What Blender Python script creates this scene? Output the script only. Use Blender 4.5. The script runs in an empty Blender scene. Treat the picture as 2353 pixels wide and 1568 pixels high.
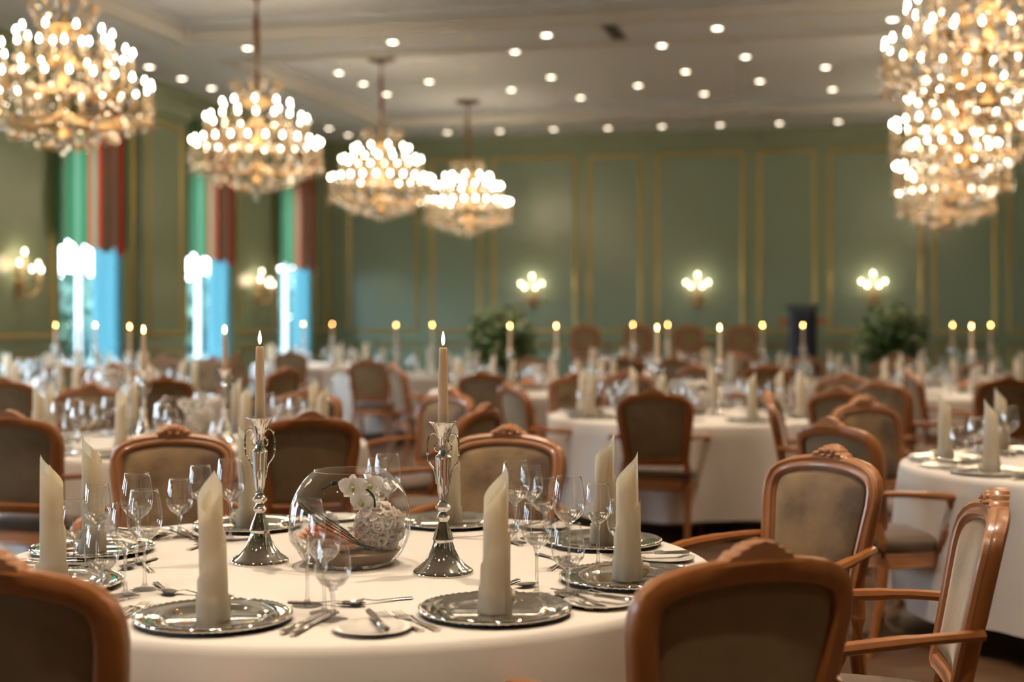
import bpy, math, random
from math import sin, cos, pi, radians, sqrt, atan2
from mathutils import Vector, Matrix

random.seed(7)
scene = bpy.context.scene
COL = scene.collection

# ------------------------------------------------------------------ camera
FPX, CX, HY, H = 3268.0, 1176.5, 738.0, 1.41      # focal length in px, centre x, horizon row, eye height
TH = radians(13.5)                                # the hall's long axis against the view axis
cd = bpy.data.cameras.new('camera')
cd.sensor_width = 36.0
cd.lens = 50.0
cd.shift_y = -(784.0 - HY) / 2353.0
cd.clip_start, cd.clip_end = 0.05, 300.0
cd.dof.use_dof = True
cd.dof.focus_distance = 3.75
cd.dof.aperture_fstop = 1.75
cam = bpy.data.objects.new('camera', cd)
cam.location = (0, 0, H)
cam.rotation_euler = (pi / 2, 0, 0)
COL.objects.link(cam)
scene.camera = cam

# ------------------------------------------------------------------ sky, exposure
world = bpy.data.worlds.new('overcast_sky')
scene.world = world
world.use_nodes = True
wn = world.node_tree.nodes
wn['Background'].inputs[0].default_value = (0.74, 0.88, 1.0, 1)
wn['Background'].inputs[1].default_value = 21.0
vs = scene.view_settings
vs.view_transform = 'Standard'
vs.look = 'None'
vs.exposure = 0.0
vs.gamma = 1.0
vs.use_curve_mapping = False
cy = scene.cycles
cy.use_denoising = True
cy.max_bounces = 7
cy.diffuse_bounces = 3
cy.glossy_bounces = 4
cy.transmission_bounces = 9
cy.transparent_max_bounces = 10
cy.use_adaptive_sampling = True
cy.adaptive_threshold = 0.15
cy.sample_clamp_indirect = 8.0
cy.sample_clamp_direct = 0.0
cy.caustics_reflective = False
cy.caustics_refractive = False
CHANDELIER_W = 70.0
SPOT_W = 190.0
SCONCE_W = 6.0
WARM = (1.0, 0.72, 0.45)
SPOTC = (1.0, 0.80, 0.59)

# ------------------------------------------------------------------ helpers: meshes
class MB:
    def __init__(s):
        s.v, s.f, s.m = [], [], []
    def add(s, vs_, fs, mi=0):
        o = len(s.v)
        s.v += [tuple(p) for p in vs_]
        s.f += [tuple(i + o for i in f) for f in fs]
        s.m += [mi] * len(fs)
        return s
    def box(s, a, b, mi=0):
        x0, y0, z0 = a; x1, y1, z1 = b
        return s.add([(x0,y0,z0),(x1,y0,z0),(x1,y1,z0),(x0,y1,z0),(x0,y0,z1),(x1,y0,z1),(x1,y1,z1),(x0,y1,z1)],
                     [(0,3,2,1),(4,5,6,7),(0,1,5,4),(1,2,6,5),(2,3,7,6),(3,0,4,7)], mi)
    def lathe(s, prof, n=24, mi=0, c=(0,0,0), closed=False):
        """prof: list of (r,z); spun about z"""
        vs_, fs, rows = [], [], []
        for r, z in prof:
            if r < 1e-5:
                rows.append([len(vs_)]); vs_.append((c[0], c[1], c[2] + z))
            else:
                st = len(vs_)
                rows.append([st + i for i in range(n)])
                for i in range(n):
                    a = 2 * pi * i / n
                    vs_.append((c[0] + r * cos(a), c[1] + r * sin(a), c[2] + z))
        rr = rows + ([rows[0]] if closed else [])
        for A, B in zip(rr[:-1], rr[1:]):
            if len(A) == 1 and len(B) == 1: continue
            for i in range(n):
                j = (i + 1) % n
                if len(A) == 1: fs.append((A[0], B[j], B[i]))
                elif len(B) == 1: fs.append((A[i], A[j], B[0]))
                else: fs.append((A[i], A[j], B[j], B[i]))
        return s.add(vs_, fs, mi)
    def rings(s, rings, closed=False, caps=True, mi=0):
        """loft between rings (lists of points of equal count)"""
        n = len(rings[0]); vs_ = [p for r in rings for p in r]; fs = []
        k = len(rings)
        for a in range(k if closed else k - 1):
            b = (a + 1) % k
            for i in range(n):
                j = (i + 1) % n
                fs.append((a*n+i, a*n+j, b*n+j, b*n+i))
        if caps and not closed:
            fs.append(tuple(reversed(range(n)))); fs.append(tuple((k-1)*n+i for i in range(n)))
        return s.add(vs_, fs, mi)
    def tube(s, path, rad, n=6, closed=False, caps=True, mi=0, flat=1.0, up=(0,0,1)):
        P = [Vector(p) for p in path]; k = len(P)
        R = rad if hasattr(rad, '__len__') else [rad] * k
        rs = []
        U = Vector(up)
        for i in range(k):
            if closed: t = P[(i+1) % k] - P[i-1]
            else: t = P[min(i+1, k-1)] - P[max(i-1, 0)]
            t.normalize()
            a = t.cross(U)
            if a.length < 1e-3: a = t.cross(Vector((0.0, 1.0, 0.1)))
            a.normalize(); b = a.cross(t)
            rs.append([P[i] + a * (R[i] * cos(2*pi*j/n)) + b * (R[i] * flat * sin(2*pi*j/n)) for j in range(n)])
        return s.rings(rs, closed, caps, mi)
    def ball(s, c, r, n=10, m=6, mi=0):
        rx, ry, rz = r if hasattr(r, '__len__') else (r, r, r)
        vs_, fs = [], []
        for i in range(1, m):
            p = pi * i / m
            for j in range(n):
                a = 2 * pi * j / n
                vs_.append((c[0] + rx*sin(p)*cos(a), c[1] + ry*sin(p)*sin(a), c[2] + rz*cos(p)))
        t = len(vs_); vs_.append((c[0], c[1], c[2] + rz)); vs_.append((c[0], c[1], c[2] - rz))
        for i in range(m - 2):
            for j in range(n):
                k = (j + 1) % n
                fs.append((i*n+j, (i+1)*n+j, (i+1)*n+k, i*n+k))
        for j in range(n):
            k = (j + 1) % n
            fs.append((t, j, k)); fs.append((t+1, (m-2)*n+k, (m-2)*n+j))
        return s.add(vs_, fs, mi)
    def mesh(s, name, mats, smooth=True, sharp=40):
        me = bpy.data.meshes.new(name)
        me.from_pydata(s.v, [], s.f)
        for m in (mats if isinstance(mats, (list, tuple)) else [mats]):
            me.materials.append(m)
        me.polygons.foreach_set('material_index', s.m)
        me.polygons.foreach_set('use_smooth', [smooth] * len(s.f))
        me.update()
        if smooth and sharp: me.set_sharp_from_angle(angle=radians(sharp))
        return me

def spline(pts, n):
    """Catmull-Rom through points"""
    P = [Vector(p) for p in pts]; out = []
    for i in range(len(P) - 1):
        a, b, c, d = P[max(i-1,0)], P[i], P[i+1], P[min(i+2,len(P)-1)]
        for k in range(n):
            t = k / n
            out.append(0.5*((2*b)+(c-a)*t+(2*a-5*b+4*c-d)*t*t+(3*b-a-3*c+d)*t**3))
    out.append(P[-1]); return out

def ob(name, data, parent=None, loc=(0,0,0), rz=0.0, rot=None):
    o = bpy.data.objects.new(name, data)
    COL.objects.link(o)
    o.parent = parent
    o.location = loc
    o.rotation_euler = rot if rot else (0, 0, rz)
    return o
def tag(o, label, cat, group=None):
    o['label'] = label; o['category'] = cat
    if group: o['group'] = group
    return o
def thing(name, label, cat, loc=(0,0,0), rz=0.0, group=None):
    o = ob(name, None, None, loc, rz)
    o.empty_display_size = 0.1
    return tag(o, label, cat, group)
def struct(name, mb, mats, smooth=False, parent=None):
    o = ob(name, mb.mesh(name, mats, smooth), parent, rz=0 if parent else -TH)
    if not parent: o['kind'] = 'structure'
    return o
def copy_tree(o, parent=None):
    c = o.copy(); COL.objects.link(c); c.parent = parent
    for ch in kids[o.name] if o.name in kids else o.children:
        copy_tree(ch, c)
    return c
kids = {}
ORD = ['first','second','third','fourth','fifth','sixth','seventh','eighth','ninth','tenth','eleventh','twelfth','thirteenth','fourteenth','fifteenth','sixteenth','seventeenth','eighteenth','nineteenth','twentieth']
def nth(i, n):
    return 'leftmost' if i == 0 else 'rightmost' if i == n - 1 else ORD[i] + ' from left'

def world_at(px, d, z=0.0):
    return Vector(((px - CX) / FPX * d, d, z))
def room(v, u, z=0.0):                              # hall coordinates -> world
    return Vector((u * sin(TH) + v * cos(TH), u * cos(TH) - v * sin(TH), z))
def far_wall_v(px, u):                              # where the sight line at column px meets the hall plane u
    X = (px - CX) / FPX
    d = u / (sin(TH) * X + cos(TH))
    return d * (cos(TH) * X - sin(TH))
def ceil_vu(px, py, z):
    d = FPX * (z - H) / (HY - py); x = (px - CX) / FPX * d
    return x * cos(TH) - d * sin(TH), x * sin(TH) + d * cos(TH)

# ------------------------------------------------------------------ helpers: materials
def mat(name, col, rough=0.5, metal=0.0, noise=None, bump=None, coat=0.0, sheen=0.0, ior=1.45, sub=0.0):
    m = bpy.data.materials.new(name); m.use_nodes = True
    nt = m.node_tree; b = nt.nodes['Principled BSDF']
    b.inputs['Base Color'].default_value = (*col, 1)
    b.inputs['Roughness'].default_value = rough
    b.inputs['Metallic'].default_value = metal
    b.inputs['IOR'].default_value = ior
    if coat: b.inputs['Coat Weight'].default_value = coat; b.inputs['Coat Roughness'].default_value = 0.15
    if sheen: b.inputs['Sheen Weight'].default_value = sheen; b.inputs['Sheen Roughness'].default_value = 0.4
    if noise or bump:
        tc = nt.nodes.new('ShaderNodeTexCoord')
        mp = nt.nodes.new('ShaderNodeMapping')
        nt.links.new(tc.outputs['Object'], mp.inputs[0])
    if noise:                                       # (second colour, scale, (sx,sy,sz), contrast)
        c2, sc, st, k = noise
        mp.inputs['Scale'].default_value = st
        n = nt.nodes.new('ShaderNodeTexNoise'); n.inputs['Scale'].default_value = sc; n.inputs['Detail'].default_value = 5
        r = nt.nodes.new('ShaderNodeValToRGB')
        r.color_ramp.elements[0].position = 0.5 - k; r.color_ramp.elements[1].position = 0.5 + k
        r.color_ramp.elements[0].color = (*col, 1); r.color_ramp.elements[1].color = (*c2, 1)
        nt.links.new(mp.outputs[0], n.inputs[0]); nt.links.new(n.outputs[0], r.inputs[0])
        nt.links.new(r.outputs[0], b.inputs['Base Color'])
    if bump:
        sc, stg, dist = bump
        n2 = nt.nodes.new('ShaderNodeTexNoise'); n2.inputs['Scale'].default_value = sc; n2.inputs['Detail'].default_value = 3
        bp = nt.nodes.new('ShaderNodeBump'); bp.inputs['Strength'].default_value = stg; bp.inputs['Distance'].default_value = dist
        nt.links.new(tc.outputs['Object'], n2.inputs[0]); nt.links.new(n2.outputs[0], bp.inputs['Height'])
        nt.links.new(bp.outputs[0], b.inputs['Normal'])
    return m
def emit(name, col, s, sample=True):
    m = bpy.data.materials.new(name); m.use_nodes = True
    nt = m.node_tree; nt.nodes.clear()
    e = nt.nodes.new('ShaderNodeEmission'); o = nt.nodes.new('ShaderNodeOutputMaterial')
    e.inputs[0].default_value = (*col, 1); e.inputs[1].default_value = s
    nt.links.new(e.outputs[0], o.inputs[0])
    if not sample: m.cycles.emission_sampling = 'NONE'
    return m
def thin_glass(name, tint=(1,1,1), refl=1.0, rough=0.0, base=0.04, power=5.0, see=1.0):
    """a clear wall: straight-through light plus mirror reflection that grows towards grazing angles"""
    m = bpy.data.materials.new(name); m.use_nodes = True
    nt = m.node_tree; nt.nodes.clear()
    tr = nt.nodes.new('ShaderNodeBsdfTransparent'); tr.inputs[0].default_value = (tint[0]*see, tint[1]*see, tint[2]*see, 1)
    gl = nt.nodes.new('ShaderNodeBsdfGlossy'); gl.inputs['Roughness'].default_value = rough
    gl.inputs[0].default_value = (*[0.5+0.5*t for t in tint], 1)
    lw0 = nt.nodes.new('ShaderNodeLayerWeight'); lw0.inputs[0].default_value = 0.5      # facing: 0 head-on, 1 grazing
    pw = nt.nodes.new('ShaderNodeMath'); pw.operation = 'POWER'; pw.inputs[1].default_value = power
    lw = nt.nodes.new('ShaderNodeMath'); lw.operation = 'MULTIPLY_ADD'; lw.inputs[1].default_value = 1.0 - base; lw.inputs[2].default_value = base
    nt.links.new(lw0.outputs['Facing'], pw.inputs[0]); nt.links.new(pw.outputs[0], lw.inputs[0])
    mu = nt.nodes.new('ShaderNodeMath'); mu.operation = 'MULTIPLY'; mu.inputs[1].default_value = refl; mu.use_clamp = True
    mx = nt.nodes.new('ShaderNodeMixShader'); o = nt.nodes.new('ShaderNodeOutputMaterial')
    nt.links.new(lw.outputs[0], mu.inputs[0]); nt.links.new(mu.outputs[0], mx.inputs[0])
    nt.links.new(tr.outputs[0], mx.inputs[1]); nt.links.new(gl.outputs[0], mx.inputs[2]); nt.links.new(mx.outputs[0], o.inputs[0])
    return m
def solid_glass(name, tint=(1,1,1), clear=0.35, ior=1.5):
    m = bpy.data.materials.new(name); m.use_nodes = True
    nt = m.node_tree; nt.nodes.clear()
    g = nt.nodes.new('ShaderNodeBsdfGlass'); g.inputs[0].default_value = (*tint, 1); g.inputs['IOR'].default_value = ior; g.inputs['Roughness'].default_value = 0.0
    t = nt.nodes.new('ShaderNodeBsdfTransparent'); mx = nt.nodes.new('ShaderNodeMixShader'); mx.inputs[0].default_value = clear
    o = nt.nodes.new('ShaderNodeOutputMaterial')
    nt.links.new(g.outputs[0], mx.inputs[1]); nt.links.new(t.outputs[0], mx.inputs[2]); nt.links.new(mx.outputs[0], o.inputs[0])
    return m
def translucent(name, col, tcol, mixf):
    m = bpy.data.materials.new(name); m.use_nodes = True
    nt = m.node_tree; nt.nodes.clear()
    d = nt.nodes.new('ShaderNodeBsdfDiffuse'); d.inputs[0].default_value = (*col, 1)
    t = nt.nodes.new('ShaderNodeBsdfTranslucent'); t.inputs[0].default_value = (*tcol, 1)
    mx = nt.nodes.new('ShaderNodeMixShader'); mx.inputs[0].default_value = mixf
    o = nt.nodes.new('ShaderNodeOutputMaterial')
    nt.links.new(d.outputs[0], mx.inputs[1]); nt.links.new(t.outputs[0], mx.inputs[2]); nt.links.new(mx.outputs[0], o.inputs[0])
    return m

WALL = mat('sage_wall_paint', (0.265, 0.325, 0.215), 0.26, noise=((0.245, 0.305, 0.20), 1.2, (1,1,1), 0.3))
WALL_IN = mat('sage_panel_paint', (0.25, 0.325, 0.24), 0.24)
GILT = mat('gilt_moulding', (0.50, 0.36, 0.10), 0.35, 0.35)
CEIL = mat('ceiling_plaster', (0.61, 0.65, 0.69), 0.8)
CEIL2 = mat('ceiling_moulding', (0.56, 0.55, 0.52), 0.7)
FLOOR = mat('dark_parquet', (0.075, 0.04, 0.02), 0.45, noise=((0.13, 0.07, 0.035), 3.0, (1,12,1), 0.25))
WOOD = mat('cherry_wood', (0.37, 0.135, 0.036), 0.38, noise=((0.29, 0.098, 0.025), 6, (6,6,1), 0.3), coat=0.25)
WOOD_MOULD = mat('cherry_wood_painted_gloss_moulding', (0.50, 0.24, 0.115), 0.33, noise=((0.40, 0.17, 0.07), 14, (1,1,1), 0.25), coat=0.3)  # paler and pinker than the plain wood: window gloss put into the colour
VELVET = mat('taupe_velvet', (0.125, 0.075, 0.045), 0.8, noise=((0.33, 0.215, 0.105), 5.0, (1,1,1), 0.12), sheen=0.5)
VELVET_BACK = mat('taupe_velvet_outback', (0.20, 0.135, 0.068), 0.8, noise=((0.30, 0.205, 0.105), 9.0, (1,1,1), 0.25), sheen=0.35)
VELVET_DARK = mat('brown_velvet_seat', (0.115, 0.075, 0.052), 0.8, noise=((0.17, 0.118, 0.08), 9.0, (1,1,1), 0.25), sheen=0.4)
LINEN = mat('cream_linen', (0.80, 0.745, 0.69), 0.75, noise=((0.76, 0.705, 0.65), 3.0, (1,1,1), 0.3), bump=(9, 0.12, 0.01))
NAPKIN = translucent('ivory_napkin', (0.93, 0.87, 0.77), (0.95, 0.84, 0.60), 0.42)
SILVER = mat('polished_silver', (0.93, 0.91, 0.87), 0.055, 1.0, bump=(40, 0.10, 0.002))
STEEL = mat('cutlery_steel', (0.80, 0.77, 0.72), 0.16, 1.0)
PORCELAIN = mat('white_porcelain', (0.85, 0.80, 0.74), 0.12, coat=0.4)
WAX = translucent('ivory_wax', (0.90, 0.78, 0.64), (0.95, 0.74, 0.50), 0.40)
WICK = mat('burnt_wick', (0.02, 0.015, 0.012), 0.9)
FLAME = emit('candle_flame', (1.0, 0.50, 0.16), 60.0)
BULB = emit('candle_bulb', (1.0, 0.90, 0.70), 34.0, sample=False)
BULB_S = emit('sconce_bulb', (1.0, 0.84, 0.58), 16.0, sample=False)
SLEEVE = mat('ivory_candle_sleeve', (0.80, 0.70, 0.55), 0.5)
GOLD = mat('antique_gold', (0.58, 0.41, 0.21), 0.35, 0.9)
CORD = mat('russet_chain_cover', (0.22, 0.07, 0.04), 0.7)
DARKMETAL = mat('dark_bronze', (0.09, 0.065, 0.05), 0.45, 0.6)
GLASS = solid_glass('wine_glass', (1, 1, 1), 0.66)
GLASS_THIN = thin_glass('wine_glass_thin', (0.985, 0.985, 0.985), 2.3)
GLASS_FAR = thin_glass('wine_glass_far', (0.97, 0.97, 0.97), 2.6, 0.04, 0.06)
BOWLGLASS = thin_glass('bowl_glass', (0.985, 0.99, 0.99), 1.6)
PANE = thin_glass('window_pane', (0.95, 0.98, 1.0), 1.0)
CRYSTAL = thin_glass('cut_crystal', (0.97, 0.96, 0.94), 6.0, 0.06)
CRYSTAL_A = thin_glass('crystal_painted_amber_glint', (0.92, 0.70, 0.42), 6.0, 0.08)  # clear crystal with an amber dispersion glint put into its tint
CRYSTAL_B = thin_glass('crystal_painted_blue_glint', (0.70, 0.82, 0.98), 6.0, 0.08)  # likewise, a blue dispersion glint put into the tint
SHEER = translucent('pale_blue_sheer', (0.26, 0.56, 0.66), (0.10, 0.25, 0.29), 0.55)
RED = translucent('rust_red_stripe', (0.55, 0.075, 0.045), (0.45, 0.045, 0.02), 0.30)
GREEN = translucent('green_stripe', (0.08, 0.17, 0.08), (0.04, 0.15, 0.07), 0.35)
PALE = translucent('pale_green_stripe', (0.22, 0.27, 0.16), (0.12, 0.24, 0.15), 0.35)
WHITE = mat('white_window_paint', (0.72, 0.76, 0.74), 0.4)
LEAF = mat('glossy_leaf', (0.045, 0.115, 0.035), 0.4, noise=((0.085, 0.14, 0.045), 2.5, (1,1,1), 0.25))
LEAF_L = mat('light_leaf', (0.11, 0.17, 0.06), 0.45, noise=((0.35, 0.36, 0.20), 3.5, (1,1,1), 0.2))
BARK = mat('bark', (0.10, 0.065, 0.04), 0.8)
POT = mat('terracotta_pot', (0.16, 0.085, 0.05), 0.6)
NAVY = mat('navy_lectern', (0.007, 0.011, 0.024), 0.35)
SAND = mat('brown_sand', (0.23, 0.155, 0.095), 0.9, noise=((0.33, 0.23, 0.15), 160, (1,1,1), 0.2))
PEACH = mat('peach_rose', (0.92, 0.36, 0.15), 0.6, noise=((0.90, 0.52, 0.30), 30, (1,1,1), 0.25))
PETAL = translucent('white_petal', (0.93, 0.89, 0.85), (0.95, 0.86, 0.78), 0.35)
PETAL_P = translucent('blush_petal', (0.92, 0.82, 0.76), (0.95, 0.78, 0.68), 0.35)
STEM = mat('dark_green_stem', (0.012, 0.035, 0.016), 0.35)
BUD = mat('yellow_green_bud', (0.35, 0.42, 0.10), 0.5)
TREELEAF = mat('outdoor_foliage', (0.012, 0.035, 0.035), 0.8, noise=((0.035, 0.075, 0.035), 1.0, (1,1,1), 0.25))
LAWN = mat('lawn', (0.02, 0.045, 0.012), 0.9)
STAGE = mat('stage_carpet', (0.10, 0.055, 0.035), 0.8)
GRILLE = mat('dark_grille', (0.05, 0.045, 0.04), 0.6)
LENS = emit('downlight_lens', (1.0, 0.86, 0.66), 14.0, sample=False)
LENS_OFF = mat('unlit_downlight_reflector', (0.62, 0.46, 0.24), 0.3, 0.6)
TRIMW = mat('downlight_trim', (0.75, 0.71, 0.64), 0.4)

# ------------------------------------------------------------------ the hall (hall coordinates: x across, y along)
XL, XR, YB, YF = -9.72, 5.4, -5.0, 25.6
ZS, ZR = 4.81, 5.02
WIN = [(16.9 + 3.5 * k, 0.80) for k in (-5, -4, -3, -2, -1, 0, 1, 2)]
WZ0, WZ1 = 0.76, 3.95

mb = MB().box((XL-0.3, YB-0.3, -0.2), (XR+0.3, YF+0.3, 0)); struct('floor', mb, FLOOR)

# left wall with window openings
mb = MB()
t = 0.30
mb.box((XL-t, YB, 0), (XL, YF, WZ0)); mb.box((XL-t, YB, WZ1), (XL, YF, ZR+0.1))
edges = [YB]
for c, w in WIN: edges += [c - w, c + w]
edges.append(YF)
for a, b in zip(edges[0::2], edges[1::2]): mb.box((XL-t, a, WZ0), (XL, b, WZ1))
wall_left = struct('wall_left', mb, WALL)
wall_back = struct('wall_back', MB().box((XL-t, YF, 0), (XR+t, YF+t, ZR+0.1)), WALL)
wall_right = struct('wall_right', MB().box((XR, YB, 0), (XR+t, YF, ZR+0.1)), WALL)
wall_front = struct('wall_front', MB().box((XL-t, YB-t, 0), (XR+t, YB, ZR+0.1)), WALL)
struct('baseboard_back', MB().box((XL, YF-0.03, 0), (XR, YF, 0.16)), WALL_IN)
struct('baseboard_left', MB().box((XL, YB, 0), (XL+0.03, YF-0.03, 0.16)), WALL_IN)

# ceiling: soffit with raised fields
fields = [(2.0, 7.8), (9.3, 15.8), (17.27, 23.3)]
FX0, FX1 = -7.85, 3.4
mb = MB()
mb.box((XL, YB, ZS), (FX0, YF, ZR+0.3)); mb.box((FX1, YB, ZS), (XR, YF, ZR+0.3))
ys = [YB] + [q for f in fields for q in f] + [YF]
for a, b in zip(ys[0::2], ys[1::2]): mb.box((FX0, a, ZS), (FX1, b, ZR+0.3))
for a, b in fields: mb.box((FX0, a, ZR), (FX1, b, ZR+0.3))
ceiling = struct('ceiling', mb, CEIL)
for a, b in fields:                                  # stepped moulding round each raised field
    mb = MB(); s_ = 0.16
    for lo, hi, z0, z1 in ((0, s_, ZS-0.035, ZS), (-0.05, 0, ZS+0.02, ZS+0.09)):
        mb.box((FX0-hi, a-hi, z0), (FX0-lo, b+hi, z1)); mb.box((FX1+lo, a-hi, z0), (FX1+hi, b+hi, z1))
        mb.box((FX0-lo, a-hi, z0), (FX1+lo, a-lo, z1)); mb.box((FX0-lo, b+lo, z0), (FX1+lo, b+hi, z1))
    struct('field_moulding', mb, CEIL2, parent=ceiling)
# cornice along the walls
mb = MB().box((XL, YB, ZS-0.14), (XL+0.14, YF-0.14, ZS)).box((XL, YB, ZS-0.26), (XL+0.06, YF-0.06, ZS-0.14)); struct('trim_1', mb, WALL)
mb = MB().box((XL, YF-0.14, ZS-0.14), (XR, YF, ZS)).box((XL, YF-0.06, ZS-0.26), (XR, YF, ZS-0.14)); struct('trim_2', mb, WALL)

def frame_mesh(w, h, name, b=0.055, dep=0.03):
    """rectangular moulding in the xz plane, facing -y"""
    m = MB()
    outer = [(-w/2,0),(w/2,0),(w/2,h),(-w/2,h)]
    rr = []
    for ins, y in ((0,0),(0,-dep*0.6),(b*0.3,-dep),(b*0.65,-dep*0.7),(b,-dep*0.25),(b,0)):
        rr.append([(-w/2+ins, y, ins),(w/2-ins, y, ins),(w/2-ins, y, h-ins),(-w/2+ins, y, h-ins)])
    m.rings(rr, caps=False)
    return m.mesh(name, GILT, False)
# gilt panel mouldings on the back wall
pairs = [(960,990),(1105,1131),(1325,1352),(1475,1507),(1710,1742),(1875,1903),(2120,2146),(2290,2317)]
vL = [XL + 0.35] + [far_wall_v(p[1], YF) for p in pairs]
vR = [far_wall_v(p[0], YF) for p in pairs] + [far_wall_v(2317, YF) + 1.75]
for a, b in zip(vL, vR):
    for z0, z1 in ((1.20, 4.44), (0.24, 0.98)):
        ob('panel_moulding', frame_mesh(b - a, z1 - z0, 'panel_moulding'), wall_back, ((a+b)/2, YF, z0))
        f = MB().box((a+0.055, YF-0.006, z0+0.055), (b-0.055, YF, z1-0.055))
        struct('panel_field', f, WALL_IN, parent=wall_back)
struct('trim_3', MB().box((XL, YF-0.045, 1.03), (XR, YF, 1.10)), WALL)
# left wall: pilasters, panel mouldings
def left_frame(y0, y1, z0, z1, x=XL):
    o = ob('panel_moulding', frame_mesh(y1 - y0, z1 - z0, 'panel_moulding'), wall_left, (x, (y0+y1)/2, z0), rz=pi/2)
    return o
for k, (c, w) in enumerate(WIN):
    a, b = c + w, c + 3.5 - w
    if k == len(WIN) - 1: b = YF - 0.1
    if k < len(WIN) - 1 and (c + 1.75 - 18.65 + 0.05) % 7 < 0.1:
        p = MB().box((XL, a+0.28, 0), (XL+0.13, b-0.28, ZS)).box((XL, a+0.20, 0), (XL+0.18, b-0.20, 0.3)).box((XL, a+0.20, ZS-0.45), (XL+0.18, b-0.20, ZS-0.27))
        pil = struct('pilaster', p, WALL, parent=wall_left)
        left_frame(a+0.42, b-0.42, 1.2, 4.25, XL+0.13)
        left_frame(a+0.42, b-0.42, 0.4, 1.0, XL+0.13)
        for q in (a+0.02, b-0.26): left_frame(q, q+0.24, 1.2, 4.25)
    elif k < len(WIN) - 1:
        left_frame(a+0.16, b-0.16, 1.2, 4.44); left_frame(a+0.16, b-0.16, 0.24, 0.98)
    else:
        left_frame(a+0.1, b-0.05, 1.2, 4.44)

# windows, curtains, valances
wnames = ['far behind the viewer','behind the viewer','beside the viewer','left of the front table','just outside the left edge','left of three','middle of three','nearest the corner']
for k, (c, w) in enumerate(WIN):
    m = MB()
    x0, x1 = XL-0.24, XL-0.16
    for y0, y1, z0, z1 in ((c-w, c-w+0.08, WZ0, WZ1), (c+w-0.08, c+w, WZ0, WZ1), (c-w+0.08, c+w-0.08, WZ0, WZ0+0.09), (c-w+0.08, c+w-0.08, WZ1-0.09, WZ1), (c-0.03, c+0.03, WZ0+0.09, WZ1-0.09)):
        m.box((x0, y0, z0), (x1, y1, z1))
    win = struct('window_%d' % (k+1), m, WHITE)
    for s in (-1, 1):
        g = MB(); ya, yb = (c-w+0.08, c-0.03) if s < 0 else (c+0.03, c+w-0.08)
        g.box((XL-0.203, ya, WZ0+0.09), (XL-0.197, yb, WZ1-0.09))
        struct('pane', g, PANE, parent=win)
    struct('window_sill', MB().box((XL-0.16, c-w, WZ0-0.05), (XL+0.10, c+w, WZ0)), WHITE, parent=win)
    # sheer curtain drawn to the far side
    m = MB(); n = 44; ya, yb = (c + 0.08 if k > 4 else c + 0.55), c + w - 0.01
    rows = []
    for zi in (WZ0 + 0.01, 1.2, 2.0, 3.0, WZ1 - 0.01):
        rows.append([(XL - 0.06 + 0.040 * sin(i * 1.15 + 0.3 * sin(i)) , ya + (yb - ya) * i / n, zi) for i in range(n + 1)])
    vs_ = [p for r in rows for p in r]; fs = []
    for r in range(len(rows) - 1):
        for i in range(n): fs.append((r*(n+1)+i, r*(n+1)+i+1, (r+1)*(n+1)+i+1, (r+1)*(n+1)+i))
    m.add(vs_, fs)
    cu = ob('sheer_curtain', m.mesh('sheer_curtain', SHEER), None, rz=-TH)
    tag(cu, 'pale blue sheer curtain drawn across the window ' + wnames[k], 'curtain', 'sheer curtains at the windows')
    # striped valance with a scalloped hem
    m = MB(); n = 96; ya, yb = c - w - 0.30, c + w - 0.02
    rows = []; mats_i = []
    for j in range(6):
        row = []
        for i in range(n + 1):
            s = i / n; fold = sin(s * 2 * pi * 9)
            hem = 2.45 - 0.10 * abs(sin(s * pi * 5)) + (0.10 if s < 0.06 else 0) - 0.06 * s
            z = 4.46 + (hem - 4.46) * (j / 5)
            row.append((XL + 0.075 + 0.030 * fold * (0.3 + 0.7 * j / 5), ya + (yb - ya) * s, z))
        rows.append(row)
    vs_ = [p for r in rows for p in r]
    for r in range(5):
        for i in range(n):
            s = i / n
            st = int(s * 18)
            if s < 0.44: mi = (1, 1, 2)[st % 3]
            else: mi = (0, 0, 1, 0, 2)[st % 5]
            m.add([], [])
            m.f.append((r*(n+1)+i, r*(n+1)+i+1, (r+1)*(n+1)+i+1, (r+1)*(n+1)+i)); m.m.append(mi)
    m.v = vs_
    va = thing('striped_valance', 'red and green striped valance with scalloped hem over the window ' + wnames[k], 'valance', (0,0,0), -TH, 'striped valances above the windows')
    ob('drape', m.mesh('valance_drape', [RED, GREEN, PALE]), va)
    ob('pelmet_board', MB().box((XL+0.0, ya, 4.45), (XL+0.12, yb, 4.50)).mesh('pelmet_board', WALL, False), va)
# daylight enters through the openings: portals tell the renderer where
for k, (c, w) in enumerate(WIN):
    L = bpy.data.lights.new('window_portal', 'AREA'); L.shape = 'RECTANGLE'; L.size = 2*w; L.size_y = WZ1 - WZ0
    L.cycles.is_portal = True
    o = ob('window_portal', L); p = room(XL - 0.32, c, (WZ0+WZ1)/2); o.location = p
    o.rotation_euler = (pi/2, 0, -TH - pi/2)

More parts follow.
